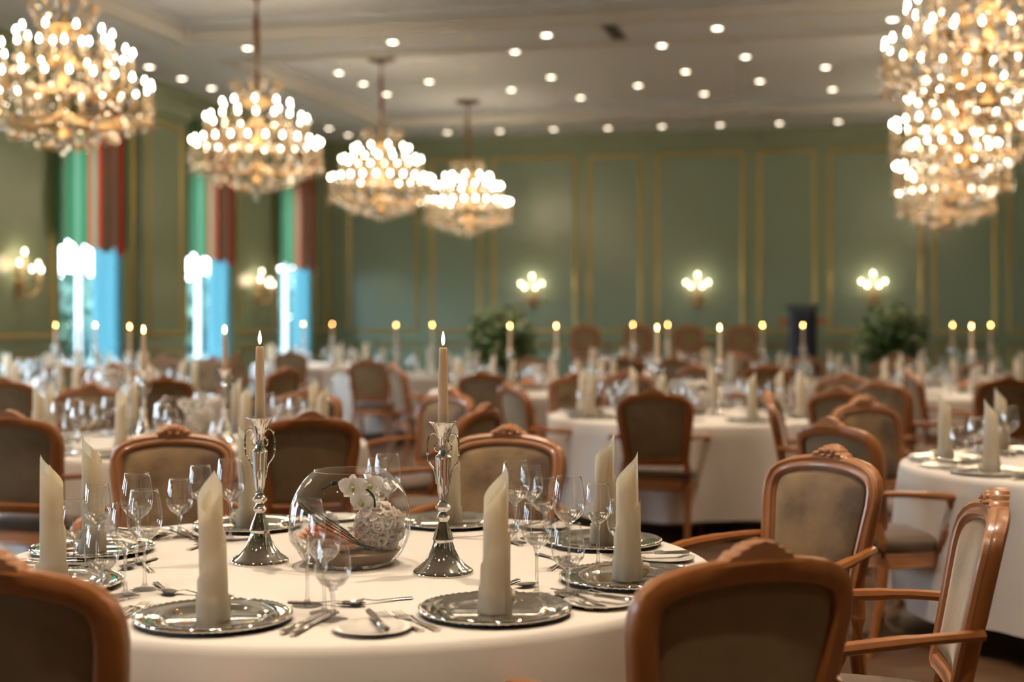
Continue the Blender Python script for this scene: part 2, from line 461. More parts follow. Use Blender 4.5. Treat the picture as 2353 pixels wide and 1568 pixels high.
# outdoors
lawn = ob('lawn', MB().box((XL-60, YB-30, -0.6), (XL-0.35, YF+40, -0.5)).mesh('lawn', LAWN, False), rz=-TH); lawn['kind'] = 'structure'
def tree(v, u, h, r, label):
    base = room(v, u, -0.5)
    T = thing('garden_tree', label, 'tree', base, 0, 'trees outside the windows')
    ob('trunk', MB().tube([(0,0,0),(0.05,0,h*0.3),(0,0.05,h*0.6)], [0.2,0.16,0.1], 8).mesh('trunk', BARK), T)
    m = MB(); rnd = random.Random(int(u*10))
    for i in range(420):
        a, b = rnd.uniform(0, 2*pi), math.acos(rnd.uniform(-1, 1)); q = r * rnd.uniform(0.55, 1.0)
        c = Vector((1.3*q*sin(b)*cos(a), 1.3*q*sin(b)*sin(a), h*0.62 + q*cos(b)*0.9))
        e = Vector((rnd.gauss(0,1), rnd.gauss(0,1), rnd.gauss(0,1))).normalized() * 0.35; f = e.orthogonal().normalized() * 0.28
        m.add([c-e, c+f, c+e, c-f], [(0,1,2,3)])
    fo = ob('foliage', m.mesh('tree_foliage', TREELEAF, False), T); fo['kind'] = 'stuff'
tree(-21.6, 36, 3.3, 1.35, 'bushy green tree outside the nearest visible window')
tree(-17.9, 37, 3.3, 1.25, 'rounded tree outside the middle window')
tree(-25.0, 43, 3.5, 1.6, 'taller tree standing behind the others in the garden')
tree(-17.2, 42.5, 3.5, 1.5, 'small tree outside the window by the corner')
# ------------------------------------------------------------------ ceiling downlights
lens_me = MB().lathe([(0.0,-0.004),(0.055,-0.004),(0.055,0.0)], 16).mesh('lens', LENS)
lens_off = MB().lathe([(0.0,-0.004),(0.055,-0.004),(0.055,0.0)], 16).mesh('lens_unlit', LENS_OFF)
ring_me = MB().lathe([(0.056,0.0),(0.056,-0.010),(0.068,-0.012),(0.082,-0.006),(0.084,0.0)], 20).mesh('trim_ring', TRIMW)
def downlight(px, py, z, lit, label, group):
    v, u = ceil_vu(px, py, z); p = room(v, u, z)
    D = thing('ceiling_downlight', label, 'downlight', p, 0, group)
    ob('trim_ring', ring_me, D); ob('lens', lens_me if lit else lens_off, D)
    if lit and z == ZR: spot(p)
def spot(p, k=1.0):
    L = bpy.data.lights.new('downlight_beam', 'SPOT'); L.energy = SPOT_W * k; L.color = SPOTC
    L.spot_size = radians(80); L.spot_blend = 0.8; L.shadow_soft_size = 0.05
    ob('downlight_beam', L, None, (p[0], p[1], p[2] - 0.03))
rows_ = [
 ('row along the green back wall', ZS, True, [(1028,304),(1149,301),(1272,297),(1397,294),(1521,290),(1655,287),(1791,283),(1926,279),(2065,276)]),
 ('row above the windows', ZS, True, [(255,123),(343,153),(418,180),(486,202),(640,250),(707,279),(756,295),(800,310)]),
 ('cross beam row', ZS, True, [(569,110),(902,96),(1256,80),(1648,64),(2051,44)]),
 ('raised ceiling field', ZR, True, [(779,167),(835,192),(889,216),(986,187),(1175,206),(1183,118),(1266,177),(1334,224),(1466,196),(1521,104),(1575,164),(1618,215),(1713,130),(1746,186),(1897,154),(1913,205)]),
]
for nm, z, lit, pts in rows_:
    for i, (x, y) in enumerate(sorted(pts)):
        downlight(x, y, z, lit, 'lit recessed downlight in the %s, %s' % (nm, nth(i, len(pts))), 'downlights in the ' + nm)
off = [(405,117,ZS),(730,103,ZS),(1080,88,ZS),(1451,71,ZS),(1846,54,ZS),(1087,155,ZR),(1406,142,ZR)]
for i, (x, y, z) in enumerate(sorted(off)):
    downlight(x, y, z, False, 'unlit yellowish ceiling downlight, %s of the unlit ones' % nth(i, len(off)), 'unlit downlights')
# the same grid of fittings goes on over the viewer's half of the hall
k = 0
NEAR = []
for u in (-2.5, 1.2, 4.6, 8.55, 12.5):
    for v in (-6.6, -4.4, -2.2, 0.0, 2.2):
        inf = any(a < u < b for a, b in fields)
        NEAR.append((v, u, ZR if inf else ZS))
for i, (v, u, z) in enumerate(NEAR):
    p = room(v, u, z)
    D = thing('ceiling_downlight', 'lit recessed downlight overhead, %s in the %s row from the viewer' % (nth(i % 5, 5), ORD[i // 5]), 'downlight', p, 0, 'downlights overhead')
    ob('trim_ring', ring_me, D); ob('lens', lens_me, D); spot(p, 1.9 if u < 2 else 2.15 if u < 6 else 1.8)
# slot vent and round speakers
v, u = ceil_vu(1410, 72, ZS)
o = ob('ceiling_vent', MB().box((-0.06,-0.45,-0.012), (0.06,0.45,0)).box((-0.085,-0.48,-0.006),(-0.06,0.48,0)).box((0.06,-0.48,-0.006),(0.085,0.48,0)).mesh('ceiling_vent', GRILLE, False), None, room(v, u, ZS), -TH)
tag(o, 'narrow dark slot vent in the ceiling cross beam', 'vent')
for i, (x, y, z, lab) in enumerate([(1108,121,ZR,'round dark ceiling speaker at the near edge of the raised ceiling field'),(330,108,ZS,'small round ceiling speaker above the windows at left'),(1690,97,ZR,'round ceiling speaker right of centre beyond the cross beam')]):
    v, u = ceil_vu(x, y, z)
    o = thing('ceiling_speaker', lab, 'speaker', room(v, u, z), 0, 'ceiling speakers')
    ob('grille', MB().lathe([(0,-0.012),(0.10,-0.012),(0.115,-0.006),(0.12,0)], 20).mesh('grille', CEIL2), o)

# ------------------------------------------------------------------ chandeliers
def chandelier_parts():
    P = {}
    P['stem'] = MB().lathe([(0,-0.02),(0.02,0.0),(0.05,0.05),(0.09,0.09),(0.06,0.13),(0.03,0.18),(0.03,0.40),(0.07,0.46),(0.10,0.52),(0.05,0.58),(0.03,0.62),(0.03,0.86),(0.08,0.92),(0.11,0.98),(0.05,1.04),(0.025,1.10),(0.025,1.22),(0,1.24)], 14).mesh('stem', GOLD)
    # crown: upright gilt leaves
    m = MB()
    for i in range(10):
        a = 2*pi*i/10
        pts = spline([(0.10,0.92),(0.19,0.98),(0.20,1.08),(0.24,1.16),(0.29,1.17)], 4)
        m.tube([(q[0]*cos(a), q[0]*sin(a), q[1]) for q in [(p[0], p[1]) for p in [(p.x, p.y) for p in [Vector((p[0], p[1], 0)) for p in pts]]]], 0.010, 5)
    m.lathe([(0.19,0.97),(0.205,0.98),(0.20,1.0),(0.19,0.97)], 24)
    P['crown'] = m.mesh('crown', GOLD)
    m = MB()
    for r, z in ((0.68,0.34),(0.53,0.60),(0.37,0.76),(0.40,0.20)):
        m.lathe([(r-0.005,z),(r,z-0.006),(r+0.005,z),(r,z+0.006)], 40, closed=True)
    P['hoop'] = m.mesh('hoop', GOLD)
    # crystals
    rnd = random.Random(3)
    C = [MB(), MB(), MB()]
    def drop(x, y, z, s, which):
        h = s * rnd.uniform(1.2, 2.2); a0 = rnd.uniform(0, pi)
        vs_ = [(x, y, z + h*0.6)] + [(x + s*cos(a0+i*pi/2), y + s*sin(a0+i*pi/2), z) for i in range(4)] + [(x, y, z - h)]
        C[which].add(vs_, [(0,1,2),(0,2,3),(0,3,4),(0,4,1),(5,2,1),(5,3,2),(5,4,3),(5,1,4)])
    def pick(): return rnd.choices((0,1,2), (0.80,0.12,0.08))[0]
    def ring(r0, z0, r1, z1, n, s):
        for i in range(n):
            t_ = rnd.random(); a = rnd.uniform(0, 2*pi); r = r0 + (r1-r0)*t_ + rnd.gauss(0, 0.012)
            drop(r*cos(a), r*sin(a), z0 + (z1-z0)*t_ + rnd.gauss(0, 0.012), s*rnd.uniform(0.7,1.3), pick())
    ring(0.72,0.40,0.70,0.20,170,0.018); ring(0.70,0.24,0.42,0.12,110,0.020); ring(0.46,0.14,0.06,0.00,100,0.020)
    ring(0.56,0.62,0.55,0.44,110,0.017); ring(0.40,0.78,0.39,0.62,70,0.017); ring(0.28,1.16,0.22,1.0,60,0.013); ring(0.50,0.30,0.10,0.55,90,0.018)
    for r, z, n in ((0.72,0.20,40),(0.56,0.44,32),(0.40,0.62,24),(0.43,0.08,26),(0.22,0.02,14)):
        for i in range(n): a = 2*pi*i/n; drop(r*cos(a), r*sin(a), z, 0.020, 0 if i % 3 else 1)
    drop(0,0,-0.05,0.04,0)
    P['crystals'] = [C[0].mesh('clear_crystals', CRYSTAL, False), C[1].mesh('amber_glint_crystals', CRYSTAL_A, False), C[2].mesh('blue_glint_crystals', CRYSTAL_B, False)]  # the two tinted sets carry dispersed glints in their colour
    # one arm, sleeve and bulb for each tier
    P['tiers'] = []
    for r, z, zc, n in ((0.70,0.42,0.24,24),(0.55,0.68,0.50,18),(0.38,0.84,0.74,10)):
        arm = MB().tube(spline([(0.04,0,zc+0.05),(r*0.35,0,zc-0.06),(r*0.72,0,zc-0.05),(r*0.95,0,zc),(r,0,z-0.01)], 4), 0.006, 5).lathe([(0.0,-0.012),(0.012,-0.012),(0.034,0.0),(0.030,0.004),(0.012,0.004)], 10, c=(r,0,z)).mesh('candle_arm', GOLD)
        P['tiers'].append((arm, r, z, n))
    P['sleeve'] = MB().lathe([(0.012,0),(0.012,0.085),(0.0,0.088)], 8).mesh('candle_sleeve', SLEEVE)
    P['bulb'] = MB().lathe([(0,0),(0.011,0.008),(0.0145,0.020),(0.010,0.038),(0.003,0.054),(0,0.058)], 8).mesh('bulb', BULB)
    return P
CP = chandelier_parts()
plate_me = MB().lathe([(0,0),(0.20,0),(0.20,-0.03),(0.16,-0.05),(0.05,-0.07),(0.02,-0.10),(0,-0.10)], 24).mesh('ceiling_plate', DARKMETAL)
CB = 2.83
def chandelier(lat, d, label, turn, i):
    T = thing('crystal_chandelier', label, 'chandelier', (lat, d, CB), turn, 'crystal chandeliers')
    ob('stem', CP['stem'], T); ob('crown', CP['crown'], T); ob('hoop_rings', CP['hoop'], T)
    for me in CP['crystals']:
        o = ob('crystal_drops', me, T); o['kind'] = 'stuff'
    for arm, r, z, n in CP['tiers']:
        for q in range(n):
            a = ob('candle_arm', arm, T, rz=2*pi*(q + 0.37)/n)
            ob('candle_sleeve', CP['sleeve'], a, (r, 0, z + 0.004)); ob('bulb', CP['bulb'], a, (r, 0, z + 0.092))
    top = ZR - CB
    ob('chain_cover', MB().tube([(0,0,1.2),(0.006,0,1.2+(top-1.2)*0.35),(-0.006,0.004,1.2+(top-1.2)*0.7),(0,0,top-0.08)], 0.03, 8).mesh('chain_cover', CORD), T)
    ob('ceiling_plate', plate_me, T, (0,0,top))
    for dz, e in ((0.50, 0.5), (0.95, 0.5)):
        L = bpy.data.lights.new('chandelier_glow', 'POINT'); L.energy = CHANDELIER_W * e; L.color = WARM; L.shadow_soft_size = 0.30
        ob('chandelier_glow', L, None, (lat, d, CB + dz))
hc = ZR - H
chs = [(-1.02*hc, 3.24*hc, 'large crystal chandelier cut by the left edge of the picture'),
       (-0.772*hc, 4.30*hc, 'crystal chandelier in front of the middle striped valance, second from the left'),
       (-0.496*hc, 5.40*hc, 'crystal chandelier left of the hall corner, third from the left'),
       (-0.200*hc, 6.458*hc, 'smallest and farthest chandelier of the left row, above the candles'),
       (0.919*hc, 2.747*hc, 'large crystal chandelier at the top right corner, nearest of its row'),
       (1.236*hc, 3.88*hc, 'crystal chandelier directly below the large one at the upper right'),
       (1.528*hc, 4.93*hc, 'third chandelier of the right row, half hidden behind nearer ones'),
       (1.829*hc, 6.00*hc, 'farthest chandelier of the right row, lowest in the cluster')]
for i, (a, b, lab) in enumerate(chs): chandelier(a, b, lab, i * 0.21, i)
for i, (v, u, lab) in enumerate([(-6.25,6.3,'added unseen crystal chandelier of the left row beside the viewer'),(0.9,6.2,'added unseen crystal chandelier of the right row ahead of the viewer, overhead')]):  # rows carried on out of view, added for fill light near the viewer
    p = room(v, u); chandelier(p.x, p.y, lab, i * 0.3, i)

# ------------------------------------------------------------------ wall sconces
def sconce_parts():
    P = {}
    P['backplate'] = MB().tube([(0,0.0,-0.26),(0,-0.02,-0.15),(0,-0.03,0),(0,-0.02,0.12),(0,0,0.20)], [0.015,0.05,0.06,0.045,0.012], 8).mesh('backplate', GOLD)
    pos = [(-0.20,-0.16,0.10),(-0.10,-0.26,0.03),(0.10,-0.26,0.03),(0.20,-0.16,0.10),(0.0,-0.10,0.24)]
    P['arms'] = [(MB().tube(spline([(0,-0.04,-0.10),(x*0.5,y*0.6,-0.16),(x*0.95,y,-0.08),(x,y,z)], 4), 0.012, 6).lathe([(0,-0.01),(0.035,0),(0.03,0.006),(0,0.006)], 10, c=(x,y,z)).mesh('sconce_arm', GOLD), (x, y, z)) for x, y, z in pos]
    P['bulb'] = MB().lathe([(0,0),(0.014,0.012),(0.018,0.028),(0.012,0.050),(0.004,0.066),(0,0.07)], 8).mesh('sconce_bulb', BULB_S)
    return P
SP = sconce_parts()
def sconce(v, u, z, rz, label):
    T = thing('wall_sconce', label, 'sconce', room(v, u, z), rz - TH, 'gilt wall sconces')
    ob('backplate', SP['backplate'], T)
    for me, (x, y, zz) in SP['arms']:
        a = ob('candle_arm', me, T)
        ob('candle_sleeve', CP['sleeve'], a, (x, y, zz)); ob('bulb', SP['bulb'], a, (x, y, zz + 0.086))
    L = bpy.data.lights.new('sconce_glow', 'POINT'); L.energy = SCONCE_W; L.color = WARM; L.shadow_soft_size = 0.10
    p = Vector((0, -0.16, 0.22)); p.rotate(Matrix.Rotation(rz - TH, 3, 'Z'))
    ob('sconce_glow', L, None, room(v, u, z) + p)
for x, lab in ((1225,'five light gilt sconce on the back wall above the left plant'),(1604,'five light gilt sconce on the back wall, middle of three'),(2006,'five light gilt sconce on the back wall above the right plant')):
    sconce(far_wall_v(x, YF), YF, 1.88, 0, lab)
sconce(XL, 15.15, 1.88, pi/2, 'gilt sconce on the window wall at the far left edge')
sconce(XL, 22.15, 1.88, pi/2, 'gilt sconce on the window wall between the two farther windows')
sconce(XL, 8.15, 1.88, pi/2, 'gilt sconce on the window wall outside the left edge')

# ------------------------------------------------------------------ stage, lectern, plants
s0, s1 = far_wall_v(1285, 23.0), far_wall_v(1935, 23.0)
ob_stage = struct('stage_platform', MB().box((s0, 22.7, 0), (s1, YF-0.05, 0.36)).box((s0-0.03, 22.66, 0.31), (s1+0.03, 22.7, 0.37)), STAGE)
ob_stage['kind'] = 'thing'; tag(ob_stage, 'low brown stage platform against the green back wall', 'stage')
p = world_at(1845, 23.2, 0.36)
T = thing('lectern', 'dark navy lectern with wooden crossbar on the stage', 'lectern', p, -TH)
m = MB(); rr = []
for z, w, dp in ((0,0.24,0.2),(0.04,0.225,0.19),(1.10,0.215,0.17),(1.22,0.215,0.16)):
    rr.append([(-w,-dp,z),(-w*0.6,-dp*1.25,z),(w*0.6,-dp*1.25,z),(w,-dp,z),(w,dp,z),(-w,dp,z)])
m.rings(rr); ob('body', m.mesh('lectern_body', NAVY, False), T)
ob('crossbar', MB().box((-0.38,-0.06,0.99),(0.38,0.16,1.09)).mesh('crossbar', WOOD, False), T)
ob('reading_shelf', MB().add([(-0.25,-0.2,1.225),(0.25,-0.2,1.225),(0.25,0.24,1.30),(-0.25,0.24,1.30),(-0.25,-0.2,1.245),(0.25,-0.2,1.245),(0.25,0.24,1.32),(-0.25,0.24,1.32)], [(0,3,2,1),(4,5,6,7),(0,1,5,4),(1,2,6,5),(2,3,7,6),(3,0,4,7)]).mesh('reading_shelf', NAVY, False), T)
def plant(px, d, z0, h, r, leafm, label, seed):
    p = world_at(px, d, z0); rnd = random.Random(seed)
    T = thing('potted_shrub', label, 'plant', p, 0, 'potted shrubs by the back wall')
    ob('pot', MB().lathe([(0,0),(0.18,0),(0.24,0.34),(0.26,0.36),(0.26,0.40),(0.23,0.40),(0.22,0.36),(0,0.35)], 20).mesh('pot', POT), T)
    ob('stem', MB().tube([(0,0,0.34),(0.02,0.01,0.6),(0,0.02,h)], [0.03,0.025,0.015], 6).mesh('stem', BARK), T)
    m = MB()
    for i in range(3000):
        a, b = rnd.uniform(0,2*pi), math.acos(rnd.uniform(-1,1)); q = r * (rnd.uniform(0.15,1)**0.45) * (1 + 0.16*sin(3*a+seed)*sin(4*b))
        c = Vector((q*sin(b)*cos(a), q*sin(b)*sin(a), h + q*cos(b)*0.95))
        e = Vector((rnd.gauss(0,1), rnd.gauss(0,1), rnd.gauss(0,0.8)-0.3)).normalized() * rnd.uniform(0.05,0.085); f = e.orthogonal().normalized() * 0.028
        m.add([c-e, c+f+e*0.1, c+e, c-f+e*0.1], [(0,1,2,3)], 0 if rnd.random() < 0.75 else 1)
    o = ob('foliage', m.mesh('shrub_foliage', [leafm, LEAF_L], False), T); o['kind'] = 'stuff'
plant(1155, 21.5, 0.0, 1.15, 0.50, LEAF, 'dark green potted shrub below the left back wall sconce', 1)
plant(2048, 21.0, 0.0, 1.15, 0.52, LEAF, 'green and cream potted shrub below the right back wall sconce', 5)

# ------------------------------------------------------------------ chair
def chair_proto():
    T = thing('upholstered_armchair', 'x', 'chair', group='upholstered armchairs around the tables')
    def back_y(z, x=0.0): return -0.225 - (z - 0.5) * 0.22 + 0.5 * x * x
    half = [(0.0,0.505),(0.09,0.505),(0.165,0.507),(0.200,0.525),(0.211,0.57),(0.217,0.63),(0.226,0.70),(0.236,0.77),(0.243,0.825),(0.241,0.87),(0.228,0.908),(0.200,0.934),(0.160,0.951),(0.11,0.961),(0.055,0.967)]
    top = (0.0, 0.969)
    outline = half + [top] + [(-x, z) for x, z in reversed(half[1:])]
    n = len(outline)
    # inward normals
    nor = []
    for i in range(n):
        ax, az = outline[i-1]; bx, bz = outline[(i+1) % n]
        tx, tz = bx-ax, bz-az; l = sqrt(tx*tx+tz*tz); nor.append((-tz/l, tx/l))
    def loop(off, dy):
        r = []
        for (x, z), (nx, nz) in zip(outline, nor):
            x2, z2 = x + nx*off, z + nz*off
            r.append((x2, back_y(z2, x2) + dy, z2))
        return r
    # rear half of the frame (flat wood) and front moulding (stepped, lighter)
    m = MB().rings([loop(0.004, 0.012), loop(0.0, 0.0), loop(0.002,-0.018), loop(0.010,-0.024), loop(0.042,-0.024), loop(0.050,-0.018), loop(0.052, 0.0)], caps=False)
    ob('back_frame', m.mesh('back_frame', WOOD), T)
    m = MB().rings([loop(0.002, 0.010), loop(0.004, 0.022), loop(0.012,0.027), loop(0.018,0.021), loop(0.022,0.020), loop(0.030,0.028), loop(0.038,0.027), loop(0.042,0.018), loop(0.047,0.020), loop(0.052,0.014), loop(0.052, -0.002)], caps=False)
    ob('back_moulding', m.mesh('back_moulding', WOOD_MOULD), T)
    # upholstery: front pad and outside back
    def pad(dy0, bulge):
        m = MB(); rows = []
        for off, k in ((0.048,0.0),(0.055,0.45),(0.075,0.75),(0.11,0.92),(0.15,0.98)):
            rows.append(loop(off, dy0 + bulge*k))
        m.rings(rows, caps=False)
        c = rows[-1]; cx = sum(p[0] for p in c)/n; cz = sum(p[2] for p in c)/n
        m.add(c + [(0, back_y(cz) + dy0 + bulge, cz)], [(i, (i+1) % n, n) for i in range(n)])
        return m
    # the inner loop shrinks unevenly where the frame is narrow: rescale instead of offsetting
    def pad2(dy0, bulge):
        m = MB(); rows = []
        base = loop(0.049, 0.0); cz = 0.735
        for s, k in ((1.0,0.0),(0.965,0.5),(0.88,0.8),(0.7,0.95),(0.4,1.0)):
            r = []
            for x, y, z in base:
                x2, z2 = x*s, cz + (z-cz)*s
                r.append((x2, back_y(z2, x2) + dy0 + bulge*k, z2))
            rows.append(r)
        m.rings(rows, caps=False)
        m.add(rows[-1] + [(0, back_y(cz) + dy0 + bulge, cz)], [(i, (i+1) % n, n) for i in range(n)])
        return m
    ob('backrest_pad', pad2(0.004, 0.030).mesh('backrest_pad', VELVET), T)
    ob('outside_back', pad2(-0.004, -0.006).mesh('outside_back', VELVET_BACK), T)
    # carved crest
    m = MB(); prof = [(-0.075,0.0),(-0.066,0.012),(-0.052,0.014),(-0.047,0.024),(-0.034,0.026),(-0.028,0.034),(-0.012,0.036),(0,0.040),(0.012,0.036),(0.028,0.034),(0.034,0.026),(0.047,0.024),(0.052,0.014),(0.066,0.012),(0.075,0.0)]
    rr = []
    for dy, s, zb_ in ((-0.020,0.97,0.945),(-0.012,1.0,0.945),(0.016,1.0,0.950),(0.026,0.86,0.959)):
        rr.append([(x*s, back_y(0.962+z, x)+dy, 0.962+z*s) for x, z in prof] + [(0.06*s, back_y(0.95)+dy, zb_), (-0.06*s, back_y(0.95)+dy, zb_)])
    m.rings(rr)
    crest = ob('crest', m.mesh('crest', WOOD_MOULD), T)
    m = MB()
    for x, z, rx, rz in ((0,0.982,0.017,0.013),(-0.026,0.978,0.011,0.012),(0.026,0.978,0.011,0.012),(-0.047,0.971,0.012,0.007),(0.047,0.971,0.012,0.007),(-0.015,0.966,0.012,0.006),(0.015,0.966,0.012,0.006)):
        m.ball((x, back_y(z)+0.026, z), (rx, 0.013, rz), 10, 6)
    ob('leaf_carving', m.mesh('leaf_carving', WOOD_MOULD), crest)
    # seat rail and cushion: rounded trapezoid
    def seat_loop(s, z, k=0.0):
        pts = []
        for i in range(32):
            a = 2*pi*i/32; c, s_ = cos(a), sin(a)
            x = abs(c)**0.5 * (1 if c > 0 else -1); y = abs(s_)**0.5 * (1 if s_ > 0 else -1)
            w = 0.250 + 0.035 * y
            pts.append((x*w*s, 0.03 + y*0.255*s, z))
        return pts
    ob('seat_rail', MB().rings([seat_loop(0.97,0.355), seat_loop(1.0,0.362), seat_loop(0.985,0.375), seat_loop(1.0,0.39), seat_loop(0.985,0.402), seat_loop(1.0,0.418), seat_loop(0.94,0.424)]).mesh('seat_rail', WOOD_MOULD), T)
    ob('seat_cushion', MB().rings([seat_loop(0.95,0.418), seat_loop(0.985,0.435), seat_loop(0.975,0.455), seat_loop(0.90,0.475), seat_loop(0.70,0.487), seat_loop(0.35,0.492)]).mesh('seat_cushion', VELVET_DARK), T)
    for s in (-1, 1):
        ob('front_leg', MB().tube(spline([(s*0.248,0.235,0.375),(s*0.272,0.262,0.30),(s*0.262,0.252,0.20),(s*0.242,0.232,0.08),(s*0.252,0.244,0.02),(s*0.256,0.248,0.0)], 4), [0.030]*3+[0.034]*3+[0.028]*4+[0.021]*5+[0.016]*4+[0.021,0.022], 8).mesh('front_leg', WOOD), T)
        ob('rear_leg', MB().tube([(s*0.190,-0.235,0.56),(s*0.198,-0.222,0.47),(s*0.200,-0.215,0.38),(s*0.200,-0.235,0.22),(s*0.200,-0.30,0.0)], [0.017,0.024,0.025,0.022,0.017], 8).mesh('rear_leg', WOOD), T)
        ob('armrest', MB().tube(spline([(s*0.225,-0.262,0.685),(s*0.272,-0.15,0.682),(s*0.310,0.0,0.668),(s*0.322,0.085,0.655),(s*0.318,0.115,0.642),(s*0.310,0.108,0.622)], 4), [0.017]*6+[0.021]*10+[0.023,0.024,0.023,0.020,0.014], 8, flat=0.8).mesh('armrest', WOOD), T)
        ob('arm_support', MB().tube(spline([(s*0.312,0.060,0.655),(s*0.318,0.085,0.58),(s*0.288,0.060,0.49),(s*0.262,0.075,0.40)], 4), [0.016]*4+[0.019]*5+[0.021]*4, 8).mesh('arm_support', WOOD), T)
    return T
CH = chair_proto()
ch_parts = list(CH.children)
kids[CH.name] = ch_parts
ch_used = [False]
def chair(px, py, ang, label, d=None, z=0.0):
    """crest seen at (px,py); ang: facing, degrees from straight away, + to the right"""
    if d is None: d = FPX * (H - 1.0 - z) / (py - HY)
    a = radians(ang)
    c = world_at(px, d, z)
    loc = c + Vector((sin(a), cos(a), 0)) * 0.333
    o = CH if not ch_used[0] else copy_tree(CH)
    ch_used[0] = True
    o.location = (loc.x, loc.y, z); o.rotation_euler = (0, 0, -a); o['label'] = label
    return o
chair(1744, 1240, -22, 'armchair in the right foreground seen from behind, its carved crest nearest the viewer')
chair(-30, 1260, 14, 'armchair cut by the lower left corner, seen from behind')
chair(1915, 1022, 234, 'armchair facing the viewer with mottled gold brown velvet, right of the front table')
chair(2296, 1122, -80, 'armchair seen from the side at the lower right edge, facing the front table')
chair(400, 975, 170, 'armchair facing the viewer behind the front table, left of the left candlestick')
chair(1170, 975, 196, 'armchair facing the viewer behind the front table, right of the right candlestick')
chair(712, 943, -14, 'armchair seen from behind between the left candlestick and the glass bowl')
chair(20, 942, 14, 'armchair seen from behind at the left edge, behind the leftmost napkins')
chair(1502, 890, 12, 'armchair seen from behind in front of the right middle table, fully in view', d=8.75)
chair(1905, 958, 58, 'armchair with blue grey back directly behind the mottled velvet one', d=6.1)
chair(1975, 903, 152, 'armchair with olive brown front and orange edge in the right aisle', d=7.7)
chair(1930, 879, 35, 'armchair seen from behind in the right aisle, left of the olive brown one', d=8.9)
chair(1945, 862, 212, 'armchair with pale lilac arched edge in the right aisle', d=11.4)
chair(2020, 850, 55, 'armchair with dark grey panel in the right aisle, half hidden', d=10.2)
chair(2030, 826, 60, 'armchair in the right aisle below the right shrub', d=15.0)
chair(2060, 812, 48, 'farthest armchair in the right aisle below the right shrub', d=18.2)
chair(2085, 856, 92, 'armchair seen edge-on at the left end of the right rear table', d=12.0)
chair(2316, 862, -8, 'armchair with dark panel seen from behind at the right edge')
chair(2250, 832, -5, 'small armchair seen from behind below the two right candles')
chair(1762, 905, 104, 'armchair seen edge-on at the right end of the middle table', d=8.3)
chair(1165, 877, 66, 'grey backed armchair left of the middle table, turned to the right')
chair(1320, 855, 166, 'armchair with brown front behind the left end of the middle table')
chair(1440, 850, 178, 'armchair facing the viewer behind the middle table, above the crest of another')
chair(1120, 914, -66, 'orange framed armchair turned sharply left behind the front table', d=7.15)
chair(1040, 903, 226, 'armchair with pale edge behind the right candle', d=8.75)
chair(900, 835, 66, 'light grey backed armchair with its legs in view, right of the left candle')
chair(845, 818, 12, 'brown armchair seen from behind, left of the light grey backed one', d=15.7)
chair(1108, 852, 18, 'armchair seen from behind, just right of the right candle', d=11.9)
chair(1762, 834, 4, 'orange framed armchair seen from behind, in front of the rear right table')
chair(1598, 836, 42, 'armchair turned to the right between the two right middle candles')
chair(1215, 818, 172, 'small armchair with lilac arch left of the dark shrub candle', d=16.4)
chair(1545, 825, 20, 'small dark armchair seen from behind near the stage', d=16.4)
chair(1432, 812, 5, 'small armchair seen from behind in front of the stage', d=16.6)
chair(1848, 808, 170, 'small armchair facing the viewer in front of the lectern', d=17.4)
chair(1690, 806, 190, 'small armchair with pale arch in front of the rightmost stage chair', d=18.6)
chair(375, 862, -20, 'orange framed armchair seen from behind under the second left candle')
chair(208, 878, 168, 'armchair facing the viewer behind the left round table')
chair(712, 889, 196, 'armchair facing the viewer right of the left candle, behind it')
chair(8, 866, 8, 'armchair seen from behind at the far left edge, upper one')
chair(660, 842, -62, 'orange framed armchair turned left, right of the left candle')
chair(665, 803, 10, 'bluish backed armchair below the window nearest the corner', d=20.0)
chair(534, 812, 98, 'armchair seen edge-on in blue window light beside the left candle', d=17.6)
chair(490, 822, 200, 'dark armchair facing the viewer below the middle window', d=16.6)
chair(378, 818, 186, 'small armchair left of the middle window', d=16.9)
chair(262, 828, 176, 'dark armchair in front of the nearest visible window', d=14.2)
chair(140, 833, 12, 'armchair seen from behind at the farthest left table')
stl = ['leftmost of the four chairs on the stage', 'second from left of the four chairs on the stage', 'third from left of the four chairs on the stage', 'rightmost of the four chairs on the stage, nearest the lectern']
for (x, y), lab in zip([(1343,748),(1465,750),(1581,750),(1705,752)], stl):
    chair(x, y, 13.5, 'brown armchair, ' + lab, d=23.6, z=0.36)
# ------------------------------------------------------------------ tables
RT, ZT = 0.985, 0.75
def cloth_mesh(seed):
    rnd = random.Random(seed); n = 144; m = MB()
    ph = [rnd.uniform(0, 2*pi) for _ in range(4)]
    prof = [(0.3,ZT),(0.6,ZT),(0.9,ZT),(RT-0.015,ZT),(RT-0.002,ZT-0.006),(RT+0.004,ZT-0.025),(RT+0.008,ZT-0.10),(RT+0.014,ZT-0.22),(RT+0.022,ZT-0.38),(RT+0.03,ZT-0.52),(RT+0.034,ZT-0.62)]
    rows = []
    for r, z in prof:
        k = max(0.0, (ZT - 0.02 - z) / 0.6); row = []
        for i in range(n):
            a = 2*pi*i/n
            w = (sin(11*a+ph[0]) + 0.7*sin(17*a+ph[1]) + 0.5*sin(7*a+ph[2])) * 0.024 * k**0.8
            zz = z + (0.012*sin(4*a+ph[3]) if k > 0.95 else 0)
            row.append(((r+w)*cos(a), (r+w)*sin(a), zz))
        rows.append(row)
    vs_ = [(0,0,ZT)] + [p for r in rows for p in r]; fs = [(0, 1+i, 1+(i+1) % n) for i in range(n)]
    for r in range(len(rows)-1):
        for i in range(n):
            j = (i+1) % n; fs.append((1+r*n+i, 1+(r+1)*n+i, 1+(r+1)*n+j, 1+r*n+j))
    m.add(vs_, fs)
    return m.mesh('tablecloth', LINEN, True, 0)
